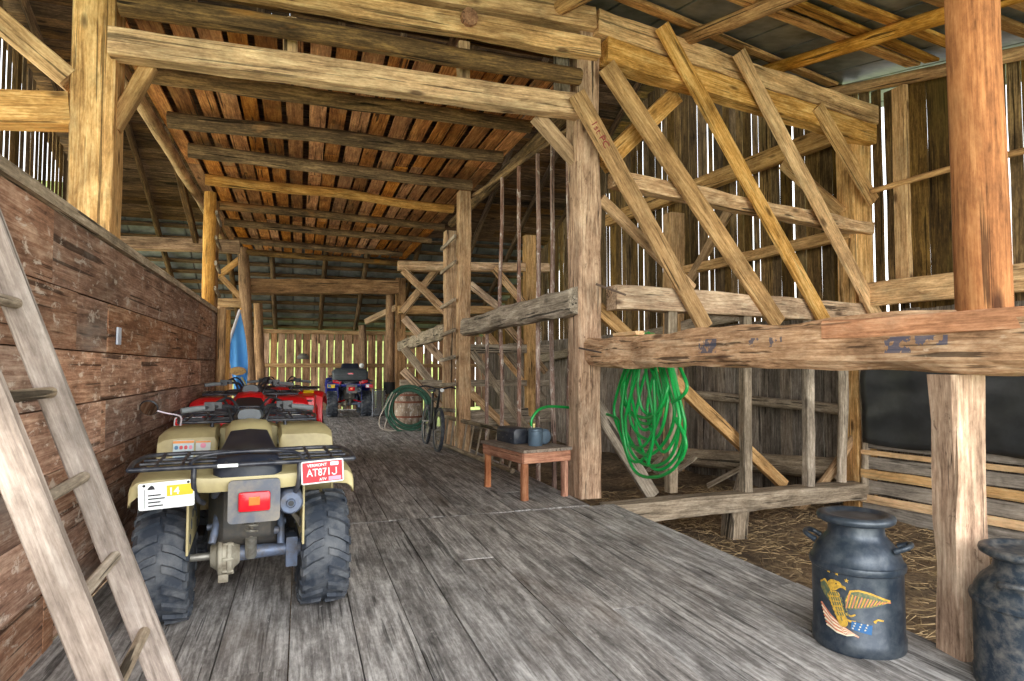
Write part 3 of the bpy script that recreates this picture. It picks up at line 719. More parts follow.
def tyre_mb(R, w):
    mb = MB(); h = w / 2
    prof = [(R * .52, -h * .62), (R * .60, -h * .86), (R * .74, -h), (R * .86, -h * .97), (R * .93, -h * .8), (R * .945, -h * .4), (R * .95, 0), (R * .945, h * .4), (R * .93, h * .8), (R * .86, h * .97), (R * .74, h), (R * .60, h * .86), (R * .52, h * .62)]
    mb.lathe(prof, 40, RY(PI / 2), cap=False)
    n = 19
    for i in range(n):
        for sd in (-1, 1):
            a = 2 * PI * (i + (.5 if sd > 0 else 0)) / n
            B = RX(a)
            # curved lug from the shoulder in to the centre line
            for (x0, t0), (x1, t1) in (((.10, .018), (.50, .0)), ((.50, .0), (.93, -.035))):
                vs = []
                for r0, r1 in ((R * .93, R * 1.0),):
                    for (xx, tt) in ((x0, t0), (x1, t1)):
                        rr1 = r1 if xx < .6 else R * .972; rr0 = r0 if xx < .6 else R * .90
                        for dt in (-.021, .021):
                            for rr in (rr0, rr1):
                                vs.append(B @ Vector((sd * xx * h, tt + dt * (1 if rr == rr0 else .8), rr)))
                mb.add(vs, [(0, 1, 3, 2), (4, 6, 7, 5), (0, 4, 5, 1), (2, 3, 7, 6), (1, 5, 7, 3), (0, 2, 6, 4)])
            vs = []
            for (xx, rr) in ((.90, .965), (1.03, .90), (1.04, .80), (.98, .80)):
                for dt in (-.02, .02): vs.append(B @ Vector((sd * xx * h, -.036 + dt, R * rr)))
            mb.add(vs, [(0, 1, 3, 2), (2, 3, 5, 4), (4, 5, 7, 6), (0, 2, 4, 6), (1, 7, 5, 3), (0, 6, 7, 1)])
    return mb

def fender(root, mat, path, xs, drops, name):
    mb = MB(); vs = []; n = len(path); m = len(xs)
    for (y, z) in path:
        for x, d in zip(xs, drops): vs.append((x, y, z + d))
    fs = [(i * m + k, i * m + k + 1, (i + 1) * m + k + 1, (i + 1) * m + k) for i in range(n - 1) for k in range(m - 1)]
    mb.add(vs, fs); return mb.build(name, mat, root, smooth=40, solid=.014)

def quad_bike(loc, rz, body, label, sc=1., gripc=None, box=False, plates=None, detail=True, R=.31, steer=0.):
    root = empty('quad_bike', loc, rz, label, 'quad bike'); root.scale = (sc,) * 3
    WB = 1.2
    rim_c = cast if body is not bluep else steel
    tm = tyre_mb(R, .25)
    for (x, y) in ((-.39, 0), (.39, 0), (-.38, WB), (.38, WB)):
        t = local(tm.build('tyre', rub, root, smooth=35), T(x, y, R))
        rb = MB(); sgn = 1 if x > 0 else -1
        rb.lathe([(R * .54, -.085), (R * .50, -.09), (R * .48, -.05), (R * .46, .03), (R * .2, .045), (R * .12, .05), (R * .10, .07), (.001, .07)], 28, RY(sgn * PI / 2), cap=False)
        rb.build('rim', rim_c, t, smooth=35)
    # rear and front mudguards
    rp = [(.50, .50), (.45, .62), (.38, .73), (.27, .79), (.08, .81), (-.18, .81), (-.34, .80), (-.415, .785), (-.43, .725)]
    fender(root, body, rp, [-.50, -.495, -.47, -.40, -.28, -.17, 0, .17, .28, .40, .47, .495, .50], [-.045, -.02, 0, .008, .008, 0, 0, 0,   .008, .008, 0, -.02, -.045], 'rear_mudguard')
    fp = [(.69, .42), (.72, .60), (.745, .76), (.77, .865), (.83, .905), (1.2, .915), (1.45, .895), (1.6, .84), (1.68, .74)]
    for sd in (-1, 1):
        fender(root, body, fp, [sd * q for q in (.19, .21, .30, .42, .49, .53, .535)], [-.05, 0, .0, 0, -.008, -.03, -.07], 'front_mudguard')
        mb = MB(); mb.box(sd * .27 - .006, sd * .27 + .006, -.30, .45, .40, .79); mb.build('inner_guard', body, root, bevel=.004)
    mb = MB(); mb.loft([[(-.19, y, z0), (.19, y, z0), (.19, y, z1), (.08, y, z1 + .03), (-.08, y, z1 + .03), (-.19, y, z1)] for y, z0, z1 in ((1.05, .6, .9), (1.35, .58, .9), (1.62, .56, .82), (1.7, .52, .7))])
    mb.build('nose', body, root, smooth=40, bevel=.01)
    # tank and seat
    secs = []
    for y, w, zt in ((.36, .12, .90), (.46, .135, .965), (.62, .14, .995), (.78, .125, .985), (.92, .10, .94)):
        secs.append([(-w, y, .66), (w, y, .66), (w, y, zt - .06), (w * .72, y, zt - .012), (0, y, zt), (-w * .72, y, zt - .012), (-w, y, zt - .06)])
    mb = MB(); mb.loft(secs); mb.build('tank', body, root, smooth=50)
    secs = []
    for y, w, zt in ((-.42, .12, .86), (-.38, .155, .885), (-.2, .165, .885), (.05, .165, .875), (.25, .15, .89), (.42, .12, .945), (.47, .10, .95)):
        secs.append([(-w, y, .76), (w, y, .76), (w * 1.02, y, zt - .05), (w * .86, y, zt - .01), (0, y, zt), (-w * .86, y, zt - .01), (-w * 1.02, y, zt - .05)])
    mb = MB(); mb.loft(secs); mb.build('seat', seatm, root, smooth=50)
    # racks
    def rack(nm, y0, y1, w0, w1, z):
        mb = MB(); r = .0115
        mb.tube(bez([(-w0, y0, z), (0, y0 - .004, z), (w0, y0, z)], 6), r)
        mb.tube(bez([(-w0, y0, z), (-w0 * 1.0, y0 + .06, z + .008), (-w1, (y0 + y1) / 2, z + .012), (-w1 * .86, y1, z + .01), (0, y1, z + .01), (w1 * .86, y1, z + .01), (w1, (y0 + y1) / 2, z + .012), (w0 * 1.0, y0 + .06, z + .008), (w0, y0, z)], 5), r)
        for x in (-.40, -.29, -.10, .10, .29, .40): mb.tube([(x, y0, z), (x, (y0 + y1) / 2, z + .005), (x, y1, z + .01)], r * .8)
        for y in (y0 + .13, y0 + .26): mb.tube([(-w1 * .95, y, z + .006), (0, y, z + .006), (w1 * .95, y, z + .006)], r * .7)
        mb.tube(bez([(-.26, y0 + .03, z), (-.22, y0 + .08, z + .035), (-.1, y0 + .12, z + .045), (.1, y0 + .12, z + .045), (.22, y0 + .08, z + .035), (.26, y0 + .03, z)], 5), r * .8)
        for sd in (-1, 1):
            mb.tube(bez([(sd * .235, y0 + .0, z), (sd * .235, y0 + .0, z - .09), (sd * .22, y0 + .05, z - .16), (sd * .2, y0 + .15, z - .2)], 5), .0125)
            mb.tube([(sd * .3, y1 - .02, z), (sd * .28, y1, z - .08)], r)
        return mb.build(nm, blkm, root, smooth=60)
    rack('rear_rack', -.46, -.02, .50, .50, .855)
    rack('front_rack', 1.0, 1.55, .44, .46, .95)
    # handlebar with grips, levers, gauge pod and cables
    hb = MB()
    hb.tube(bez([(-.38, .60, 1.055), (-.22, .67, 1.07), (-.11, .74, 1.065), (-.06, .80, .99), (.06, .80, .99), (.11, .74, 1.065), (.22, .67, 1.07), (.38, .60, 1.055)], 6), .0115)
    for sd in (-1, 1):
        hb.tube(bez([(sd * .20, .70, 1.075), (sd * .16, .86, 1.10), (sd * .12, .92, 1.0), (sd * .08, .9, .88)], 7), .010)
        hb.tube(bez([(sd * .24, .68, 1.07), (sd * .13, .80, 1.12), (sd * .06, .86, 1.02), (sd * .05, .88, .9)], 7), .008)
        hb.cbox((sd * .235, .675, 1.075), (.06, .05, .055)); hb.cbox((sd * .19, .70, 1.08), (.05, .045, .04))
    h = hb.build('handlebar', blk, root, smooth=40)
    for sd in (-1, 1):
        g = MB(); g.tube([(sd * .265, .65, 1.066), (sd * .32, .625, 1.062), (sd * .39, .595, 1.054)], [.017, .0185, .018]); g.build('grip', gripm, h, smooth=50)
        g = MB(); g.tube(bez([(sd * .22, .70, 1.07), (sd * .28, .70, 1.068), (sd * .37, .65, 1.06)], 5), .006); g.build('brake_lever', steel, h, smooth=50)
    gp = MB(); gp.loft([[(Vector((x * k, y, z))) for x, z in ((-.08, .985), (.08, .985), (.09, 1.005), (.075, 1.04), (.03, 1.05), (-.03, 1.05), (-.075, 1.04), (-.09, 1.005))] for y, k in ((.70, .8), (.74, 1), (.84, .95), (.90, .7))])
    gp.build('instrument_pod', plain('grey_pod', s(78, 86, 94), .4, dirt=(s(60, 62, 66), .6), scale=20), root, smooth=40)
    # frame, engine, footwells
    mb = MB()
    mb.loft([[(-w, y, z0), (w, y, z0), (w, y, z1), (-w, y, z1)] for y, w, z0, z1 in ((-.12, .12, .42, .72), (.1, .2, .30, .74), (.55, .22, .26, .72), (.95, .16, .3, .62), (1.1, .1, .36, .56))])
    mb.build('engine', plain('dark_engine', s(74, 74, 74), .7, .2, dirt=(s(110, 100, 86), .7)), root, bevel=.02, smooth=30)
    for sd in (-1, 1):
        mb = MB(); mb.box(sd * .24 - .0, sd * .47, .46, .74, .29, .315); mb.build('footwell', blk, root, bevel=.008)
    mb = MB(); mb.tube(bez([(-.16, .1, .62), (-.16, -.16, .66), (-.13, -.34, .73)], 5), .018); mb.tube(bez([(.16, .1, .62), (.16, -.16, .66), (.13, -.34, .73)], 5), .018)
    mb.tube(bez([(-.15, .1, .55), (-.15, -.04, .50), (-.17, -.10, .40)], 5), .02); mb.tube(bez([(.15, .1, .55), (.17, -.02, .48), (.17, -.08, .36)], 5), .02)
    mb.tube([(-.2, .02, .46), (.2, .02, .46)], .018); mb.tube([(-.1, -.06, .44), (.16, -.06, .43)], .022)
    mb.build('frame_tubes', bluegrey, root, smooth=50)
    # rear axle with final drive housing, shock and spring
    mb = MB(); mb.lathe([(.0, -.075), (.055, -.07), (.075, -.04), (.105, -.03), (.108, -.012), (.098, -.008), (.098, .012), (.108, .016), (.105, .035), (.07, .05), (.05, .075), (0, .08)], 22, T(-.11, 0, R) @ RY(PI / 2), cap=False)
    mb.box(-.15, -.06, -.06, .3, R - .06, R + .06); mb.box(-.14, -.09, -.05, .05, R - .135, R - .09)
    for k in range(8):
        a = 2 * PI * k / 8; mb.lathe([(.010, 0), (.010, .05), (.004, .056)], 6, T(-.118, .1 * math.sin(a), R + .1 * math.cos(a)) @ RY(PI / 2))
    mb.build('final_drive', cast, root, smooth=40, bevel=.006)
    mb = MB(); mb.tube([(-.39, 0, R), (-.17, 0, R)], .02, 12); mb.build('axle_shaft', steel, root, smooth=50)
    mb = MB(); mb.tube([(-.06, 0, R), (.1, 0, R), (.24, 0, R)], [.042, .036, .034], 14); mb.tube([(.24, 0, R), (.26, 0, R), (.39, 0, R)], [.05, .05, .03], 14); mb.box(.2, .26, -.05, .06, R - .09, R + .07); mb.build('axle_tube', bluegrey, root, smooth=40)
    mb = MB(); mb.tube([(.02, -.10, .42), (.02, -.03, .30)], .03, 14); mb.tube([(.02, -.16, .66), (.02, -.10, .42)], .014, 10); mb.build('shock', steel, root, smooth=50)
    mb = MB(); pts = []
    for k in range(66):
        a = 2 * PI * k / 11; t = k / 65; c = Vector((.02, -.155, .64)).lerp(Vector((.02, -.10, .45)), t); pts.append(c + Vector((.036 * math.cos(a), .036 * math.sin(a), 0)))
    mb.tube(pts, .007, 6); mb.build('spring', steel, root, smooth=60)
    mb = MB()
    for k in range(4): mb.tube(bez([(.10, -.2, .60 - .01 * k), (.20, -.18, .56), (.27 + .012 * k, -.1, .44), (.285, -.05, .36), (.30 + .006 * k, .0, .33)], 6), .0055, 6)
    mb.build('cables', plain('grey_cable', s(132, 126, 116), .6), root, smooth=60)
    # taillight on its bracket
    mb = MB(); mb.prism(rrect(.235, .205, .02), .02, T(.03, -.44, .675) @ RX(PI / 2)); bk = mb.build('light_bracket', plain('bracket_grey', s(92, 98, 110), .6, dirt=(s(150, 140, 122), .8), scale=8), root, smooth=30)
    mb = MB(); mb.cbox((.03, -.468, .675), (.145, .03, .095)); tl = mb.build('taillight', lens, root, bevel=.012, smooth=40)
    mb = MB(); mb.cbox((.03, -.485, .68), (.05, .006, .04)); mb.build('reflector', amber, tl, bevel=.002)
    mb = MB(); mb.lathe([(.02, -.02), (.022, 0), (.05, 0), (.06, .012), (.062, .06), (.062, .5), (.04, .54)], 24, T(.20, -.42, .645) @ RX(-PI / 2 + .06), cap=False)
    mb.lathe([(.019, -.012), (.019, .10)], 16, T(.20, -.42, .645) @ RX(-PI / 2 + .06)); mf = mb.build('muffler', bluegrey, root, smooth=40)
    mb = MB(); mb.lathe([(.0, -.0145), (.014, -.0145), (.014, -.012)], 14, T(.20, -.42, .645) @ RX(-PI / 2 + .06), cap=False); mb.build('outlet_shade_disc', blk, mf)  # black disc in place of the shade inside the muffler hole
    for sd in (-1, 1):
        mb = MB(); mb.lathe([(.0, 0), (.045, .0), (.06, .02), (.055, .06), (.03, .10)], 18, T(sd * .2, 1.68, .72) @ RX(PI / 2)); mb.build('headlight', whitep, root, smooth=40)
    return root

def plate(root, name, w, h, mat, M, rim=None):
    mb = MB(); mb.prism(rrect(w, h, .01), .003, Matrix.Identity(4)); o = mb.build(name, mat, root); return local(o, M)
def patch(name, w, h, mat, parent, M, d=.001, r=.003):
    mb = MB(); mb.prism(rrect(w, h, r), d, Matrix.Identity(4)); return local(mb.build(name, mat, parent), M)

text('1st PC', .11, plain('faded_red_paint', s(150, 54, 60), .8), BR1, T(.46, -.031, -.01) @ RX(PI / 2), name='lettering')
# --- beige quad bike
q = quad_bike((-.262, 3.68, 0), .07, beige, 'beige quad bike with a red number plate parked beside the partition', sc=.985)
Mb = RX(PI / 2)
lp = plate(q, 'club_plate', .228, .122, whitep, T(-.345, -.462, .735) @ RY(-.04) @ Mb); tag(lp, 'white plate with yellow number sticker')
patch('sticker', .108, .05, yel, lp, T(.055, .018, .0032)); patch('sticker', .108, .03, whitep, lp, T(.055, -.026, .0034))
text('14', .046, whitep, lp, T(.030, .014, .0048), bold=.001)
for k, (w_, t_) in enumerate(((.052, .0), (.068, 0), (.05, 0), (.06, 0))): patch('print_line', w_, .006, ink, lp, T(-.075 + w_ / 2, .004 - .016 * k, .0032), r=.001)
mb = MB(); mb.prism([(-.016, 0), (.016, 0), (.012, .012), (.004, .02), (-.004, .016), (-.01, .01)], .001, Matrix.Identity(4)); local(mb.build('mountain_emblem', ink, lp), T(-.062, .03, .0032))
for x_ in (-.09, .09): patch('bolt_dot', .012, .012, ink, lp, T(x_, .05, .0032), r=.0055)
patch('print_line', .002, .085, ink, lp, T(-.088, -.01, .0032), r=.0008)
rpz = plate(q, 'number_plate', .205, .114, whitep, T(.345, -.475, .80) @ RY(-.05) @ Mb); tag(rpz, 'red number plate with white letters')
patch('plate_field', .192, .101, redpl, rpz, T(0, 0, .003))
text('VERMONT', .0205, whitep, rpz, T(-.026, .034, .0046), bold=.0003); jl = MB(); jl.tube([(.066, .016, .005), (.066, -.012, .005), (.062, -.018, .005), (.054, -.0195, .005), (.048, -.016, .005), (.046, -.010, .005)], .0031, 6); jl.build('lettering', whitep, rpz)
text('AT871', .047, whitep, rpz, T(-.018, -.003, .0046) @ Matrix.Diagonal((.9, 1.12, 1, 1)), bold=.0004); text('ATV', .018, whitep, rpz, T(0, -.038, .0046), bold=.0003)
patch('sticker', .04, .018, whitep, rpz, T(.058, .036, .0042)); patch('sticker', .062, .02, pinkst, rpz, T(.058, -.037, .0042))
# warning stickers on the left front mudguard, rack label
Ms = T(-.395, .672, .69) @ RX(PI / 2 - .34)
wl = patch('warning_sticker', .118, .135, plain('pale_blue_label', s(196, 214, 220), .5), q, T(-.385, .744, .79) @ RX(PI / 2 - .15), d=.012)
patch('orange_band', .118, .016, orangest, wl, T(0, .056, .0122))
for k, m_ in enumerate((bluest, redpl, redpl, pinkst)): patch('pictogram', .02, .024, m_, wl, T(-.04 + .027 * k, .022, .0122), r=.008)
for k in range(3): patch('print_line', .09, .005, bluest, wl, T(0, -.012 - .014 * k, .0122), r=.001)
w2 = patch('warning_sticker', .085, .118, plain('pale_grey_label', s(206, 210, 208), .5), q, T(-.272, .744, .79) @ RX(PI / 2 - .15), d=.012)
patch('pictogram', .032, .03, pinkst, w2, T(0, .03, .0122), r=.012); patch('orange_band', .085, .01, orangest, w2, T(0, .053, .0122))
patch('rack_label', .09, .016, whitep, q, T(-.09, -.475, .855) @ Mb, d=.002)
mb = MB(); mb.tube(bez([(-.42, .90, .94), (-.42, .89, 1.0), (-.50, .88, 1.025), (-.56, .87, 1.045)], 5), .006); st = mb.build('mirror_stalk', plain('lilac_stalk', s(206, 196, 206), .4, .3), q, smooth=60)
mb = MB(); mb.lathe([(0, 0), (.05, 0), (.056, .006), (.05, .02), (0, .03)], 26, T(-.60, .865, 1.06) @ RX(-PI / 2 + .42) @ RY(.16)); mr = mb.build('mirror', blk, q, smooth=40)
mb = MB(); mb.lathe([(0, -.0015), (.049, -.0015)], 26, T(-.60, .865, 1.06) @ RX(-PI / 2 + .42) @ RY(.16), cap=False); mb.build('mirror_glass', mirr, mr)

# --- two red quad bikes in front of it
p = P(256, 405, Y=6.25)
q2 = quad_bike((-.46, 6.22, 0), .04, redp, 'nearer red quad bike, parked directly in front of the beige one', sc=1.07)
o = patch('badge', .20, .075, redp, q2, T(-.40, -.455, .80) @ RX(PI / 2 - .5), d=.004)
bz = MB(); pr = rrect(.2, .075, .012); pi_ = rrect(.182, .058, .01)
bz.add([(x, y, .005) for x, y in pr] + [(x, y, .005) for x, y in pi_], [(i, (i + 1) % 20, 20 + (i + 1) % 20, 20 + i) for i in range(20)]); bz.build('badge_outline', whitep, o)
for k, (x_, pts) in enumerate(((-.065, [(.012, .016), (-.012, .012), (-.012, -.014), (.012, -.016)]), (-.03, [(-.012, -.016), (0, .018), (.012, -.016)]), (.005, [(-.012, -.016), (-.008, .016), (.010, -.012), (.014, .016)]), (.045, [(-.012, -.016), (-.010, .016), (.0, -.006), (.012, .016), (.014, -.014)]))):
    g = MB(); g.tube([(x_ + a, b, .006) for a, b in pts], .0032, 5); g.build('badge_stroke', whitep, o)
o = patch('sticker', .2, .085, whitep, q2, T(.37, -.45, .80) @ RY(.08) @ RX(PI / 2 - .6), d=.004); patch('sticker', .09, .05, yel, o, T(.03, .012, .0044))
q3 = quad_bike((-.34, 8.55, 0), -.10, redp, 'farther red quad bike, in front of the nearer red one', sc=1.05)
mb = MB(); mb.loft([[(x, y, z0), (x + .25, y, z0), (x + .25, y, z1), (x, y, z1)] for x, y, z0, z1 in ((.28, -.46, .62, .90), (.28, -.2, .66, .93))]); o = mb.build('rear_panel', redp, q3, bevel=.02, smooth=40)
patch('sticker', .12, .05, yel, q3, T(.44, -.20, .95) @ RX(PI / 2 - .9), d=.004); patch('sticker', .10, .08, whitep, q3, T(-.30, -.46, .78) @ RX(PI / 2 - .2), d=.004)
# --- blue quad bike with a cargo box
q4 = quad_bike((1.24, 17.2, 0), -.02, bluep, 'blue quad bike with a black cargo box by the slatted rear wall', sc=1.12)
mb = MB(); mb.loft([[(-w, y, .88), (w, y, .88), (w * 1.02, y, zt - .07), (w * .8, y, zt), (-w * .8, y, zt), (-w * 1.02, y, zt - .07)] for y, w, zt in ((-.50, .36, 1.08), (-.46, .40, 1.14), (-.1, .40, 1.16), (-.04, .36, 1.12))])
bx = mb.build('cargo_box', plain('box_plastic', s(52, 60, 66), .5, dirt=(s(90, 94, 98), .5)), q4, bevel=.012, smooth=40)
patch('badge', .12, .03, lens, bx, T(0, -.495, 1.03) @ Mb, d=.006); patch('lid_seam', .7, .012, blk, bx, T(0, -.49, .985) @ Mb, d=.012)
mb = MB(); mb.loft([[(-.22, y, 1.14), (.22, y, 1.14), (.18, y, zt), (-.18, y, zt)] for y, zt in ((-.34, 1.16), (-.25, 1.27), (-.12, 1.27), (-.06, 1.18))]); mb.build('backrest', seatm, bx, bevel=.02, smooth=40)
for sd in (-1, 1):
    mb = MB(); mb.cbox((sd * .30, -.455, .84), (.2, .03, .08), Matrix.Rotation(sd * -.25, 3, 'Y')); mb.build('taillight', lens, q4, bevel=.012, smooth=40)
    o = patch('sticker', .17, .08, yel if sd < 0 else redpl, q4, T(sd * .43, -.46, .74) @ Mb, d=.004)
    patch('sticker', .07, .06, bluest if sd < 0 else whitep, o, T(-.04, 0, .0042))
    mb = MB(); mb.tube([(sd * .1, -.1, .40), (sd * .34, -.02, .33)], .018); mb.build('control_arm', lens, q4, smooth=50)
mb = MB(); mb.lathe([(0, 0), (.05, .0), (.055, .02), (.02, .06)], 18, T(.26, -.30, 1.22) @ RX(PI / 2)); mb.build('work_light', whitep, q4, smooth=40)

# --- ladder leaning on the partition
lad = empty('ladder', (-.5, 2.0, 0), 0, 'worn grey wooden ladder leaning against the partition boards', 'ladder')
def rail_pts(a, b, Y):
    p, q_ = P(*a, Y=Y), P(*b, Y=Y); d = (q_ - p).normalized()
    lo = p + d * (p.z / -d.z); hi = p - d * ((2.62 - p.z) / -d.z); return lo, hi
lo1, hi1 = rail_pts((87, 480), (165, 681), 2.25); lo2, hi2 = rail_pts((20, 480), (101, 681), 1.8)
for (lo, hi) in ((lo1, hi1), (lo2, hi2)):
    o = timber('side_rail', lo - Vector((-.5, 2.0, 0)), hi - Vector((-.5, 2.0, 0)), .034, .082, MAT['ladder'], parent=lad, kind=None, up=Vector((1, 0, .3)), rough=.002, cham=.006)

for (x, y) in ((24, 304), (55, 392), (85, 476), (116, 555), (146, 630)):
    p = P(x, y, Y=2.25); t = (p.z - lo1.z) / (hi1.z - lo1.z); a = lo2.lerp(hi2, t)
    p = lo1.lerp(hi1, t); e = (p - a).normalized()
    o = log('rung', a - Vector((-.5, 2.0, 0)) + e * .012, p - Vector((-.5, 2.0, 0)) + e * .03, .017, .017, MAT['grey'], parent=lad, kind=None, wob=.001, bumpy=.02)
for t in (.02, .82, .93):
    a, p = lo2.lerp(hi2, t), lo1.lerp(hi1, t); log('rung', a - Vector((-.5, 2.0, 0)), p - Vector((-.5, 2.0, 0)), .017, .017, MAT['grey'], parent=lad, kind=None, wob=.001, bumpy=.02)
redst = plain('red_paint', s(176, 60, 66), .7)
p = P(116, 336, X=-1.1)
sw = MB(); sw.box(-.006, .006, -.04, .04, -.055, .055); o = sw.build('metal_strip', plain('pale_strip', s(206, 212, 226), .4, dirt=(s(130, 140, 170), .6)), M=T(-1.085, p.y, p.z), bevel=.004); tag(o, 'small pale metal strip nailed on the partition boards', 'strip', kind='thing')

# --- milk cans
canm = plain('can_paint', s(44, 54, 66), .36, .3, dirt=(s(104, 110, 114), .5), scale=16, bump=.15)
canm2 = plain('can_paint_worn', s(40, 52, 64), .45, .25, dirt=(s(126, 122, 116), .7), scale=24, bump=.15)
def milk_can(loc, rz, m, label, k=1.):
    root = empty('milk_can', loc, rz, label, 'milk can', 'milk cans'); root.scale = (k,) * 3
    mb = MB(); mb.lathe([(.0, .004), (.185, .004), (.194, 0), (.198, .01), (.199, .055), (.194, .062), (.1935, .333), (.203, .339), (.2065, .352), (.203, .365), (.194, .371), (.186, .398), (.165, .432), (.14, .458), (.126, .474), (.121, .49), (.121, .535)], 64, cap=False)
    mb.build('body', m, root, smooth=40)
    mb = MB(); mb.lathe([(.121, .525), (.150, .528), (.166, .537), (.170, .549), (.166, .560), (.150, .566), (.128, .566), (.118, .556), (.09, .552), (.04, .553), (.0, .553)], 56, cap=False); mb.build('lid', m, root, smooth=50)
    for sd in (-1, 1):
        mb = MB(); mb.tube(bez([(sd * .165, -.055, .432), (sd * .205, -.05, .450), (sd * .222, -.02, .456), (sd * .222, .02, .456), (sd * .205, .05, .450), (sd * .165, .055, .432)], 6), [.014] * 3 + [.0115] * 25 + [.014] * 3, 10); mb.build('handle', m, root, smooth=60)
    return root
cpos = P(858.5, 642, Z=0)
CANR = math.radians(-58)
can = milk_can((cpos.x, cpos.y, 0), CANR, canm, 'black milk can painted with a golden eagle, standing at the floor edge')
can.scale = (1, 1, 1.075)
c2 = P(1034, 690, Z=0)
milk_can((c2.x, c2.y, 0), math.radians(20), canm2, 'plain speckled black milk can right of the square prop post')
# eagle: small pieces wrapped on the can
gold_p = plain('gold_paint', s(206, 164, 62), .5, dirt=(s(120, 96, 44), .75), scale=90); green_p = plain('green_paint', s(74, 92, 74), .6, dirt=(s(160, 140, 70), .7), scale=50); rust_p = plain('rust_paint', s(208, 128, 96), .6, dirt=(s(120, 60, 50), .6), scale=50)
blue_p = plain('blue_paint', s(48, 100, 150), .5); cream_p = plain('cream_paint', s(226, 214, 186), .6)
face = math.atan2(-cpos.y, -cpos.x) - CANR
RC = .1962
def on_can(u, v, d=0): u *= 1.14; v = .2 + (v - .2) * 1.08; a = face + (u - .05) / RC; return Vector(((RC + d) * math.cos(a), (RC + d) * math.sin(a), v + .012))
dec = {}
def piece(key, poly, d=0.):
    mb = dec.setdefault(key, MB()); n = len(poly)
    vs = [on_can(u, v, d) for u, v in poly] + [on_can(u, v, -.004) for u, v in poly]
    mb.add(vs, [tuple(range(n))] + [(i, n + i, n + (i + 1) % n, (i + 1) % n) for i in range(n)])
def stroke(key, pts, w, d=.0006):
    for a, b in zip(pts, pts[1:]):
        a, b = Vector(a), Vector(b); t = b - a
        if t.length == 0: continue
        nn = Vector((-t.y, t.x)).normalized() * w / 2; e = t.normalized() * w * .2
        piece(key, [tuple(a - nn - e), tuple(b - nn + e), tuple(b + nn + e), tuple(a + nn - e)], d)
def ell(key, cu, cv, ru, rv_, d=.0, a=0., n=10):
    piece(key, [(cu + ru * math.cos(2 * PI * k / n) * math.cos(a) - rv_ * math.sin(2 * PI * k / n) * math.sin(a), cv + ru * math.cos(2 * PI * k / n) * math.sin(a) + rv_ * math.sin(2 * PI * k / n) * math.cos(a)) for k in range(n)], d)
# right wing: gold edge, green fill, feather strokes; u grows to the viewer's right
wing = [(.0, .225), (.02, .255), (.05, .262), (.09, .255), (.135, .238), (.165, .228)]
low = [(.0, .19), (.02, .185), (.05, .195), (.09, .203), (.135, .214), (.165, .226)]
for a, b, c_, e_ in zip(wing, wing[1:], low, low[1:]): piece('green', [c_, e_, b, a], .0002)
stroke('gold', [(.005, .215)] + wing[1:], .007)
for k in range(15):
    t = k / 14; u = .005 + .15 * t; top = .25 - .022 * t; bot = .188 + .036 * t
    stroke('gold' if k % 2 else 'rustf', [(u + .012, top - .006), (u - .002, bot)], .0042, .001)
lw = [(-.045, .215), (-.06, .255), (-.085, .275), (-.105, .262)]
ll = [(-.05, .195), (-.065, .20), (-.085, .215), (-.105, .24)]
for a, b, c_, e_ in zip(lw, lw[1:], ll, ll[1:]): piece('green', [c_, e_, b, a], .0002)
stroke('gold', lw, .006)
# body, head, beak, legs, tail
for k in range(7): ell('gold', -.045 + .006 * k, .225 - .016 * k, .027 - .0015 * k, .017, .0008 + .0001 * k, .3)
for k in range(26):
    r_, c_ = k // 5, k % 5
    u0 = -.066 + .009 * c_ + .009 * r_ + .004 * (r_ % 2); v0 = .232 - .017 * r_ + .002 * c_
    stroke('green', [(u0, v0), (u0 + .005, v0 - .011)], .0042, .0022)
ell('gold', -.045, .265, .024, .021, .0018, .2); ell('gold', -.030, .270, .018, .014, .002, 0)
piece('gold', [(-.020, .274), (.002, .268), (.004, .256), (-.006, .262), (-.020, .261)], .0022); ell('dark', -.032, .273, .003, .003, .003)
stroke('gold', [(-.012, .15), (.015, .14), (.035, .142)], .007); stroke('gold', [(.0, .165), (.02, .16), (.034, .168)], .006)
# shield and scroll under the feet
for k in range(8): stroke('rust' if k % 2 == 0 else 'cream', [(-.105 + .004 * k, .178 - .011 * k), (-.06 + .004 * k, .142 - .008 * k), (-.01 + .002 * k, .112 - .004 * k), (.045 - .002 * k, .085 + .001 * k)], .0062, .0012 + .0001 * k)
for k in range(4): piece('blue', [(.018 + .018 * k, .112 - .003 * k), (.036 + .018 * k, .109 - .003 * k), (.040 + .018 * k, .142 - .002 * k), (.022 + .018 * k, .142 - .002 * k)], .0016)
def star(key, u, v, r, d): piece(key, [(u + (r if k % 2 == 0 else r * .42) * math.sin(PI * k / 5), v + (r if k % 2 == 0 else r * .42) * math.cos(PI * k / 5)) for k in range(10)], d)
for k in range(9): star('cream', .026 + .021 * (k % 3) + .004 * (k // 3), .116 + .010 * (k // 3), .0042, .0024)
for u, v in ((-.065, .315), (-.030, .312), (.006, .293)): star('star%d' % int(v * 1000), u, v, .0085, .0008)
stroke('leaf', [(.10, .150), (.115, .158), (.135, .155)], .006); stroke('leaf', [(.105, .146), (.108, .156)], .006)
for key in [q_ for q_ in dec if q_.startswith('star')]: dec[key].build('gold_star', gold_p, can)
dec['leaf'].build('gold_leaf', gold_p, can); dec['rustf'].build('wing_feathers', rust_p, can)
for key, m_ in (('green', green_p), ('gold', gold_p), ('rust', rust_p), ('cream', cream_p), ('blue', blue_p), ('dark', ink)):
    if key in dec: o = dec[key].build({'green': 'eagle_feathers', 'gold': 'eagle_outline', 'rust': 'scroll_stripes', 'cream': 'shield_stars', 'blue': 'shield_field', 'dark': 'eagle_eye'}[key], m_, can)

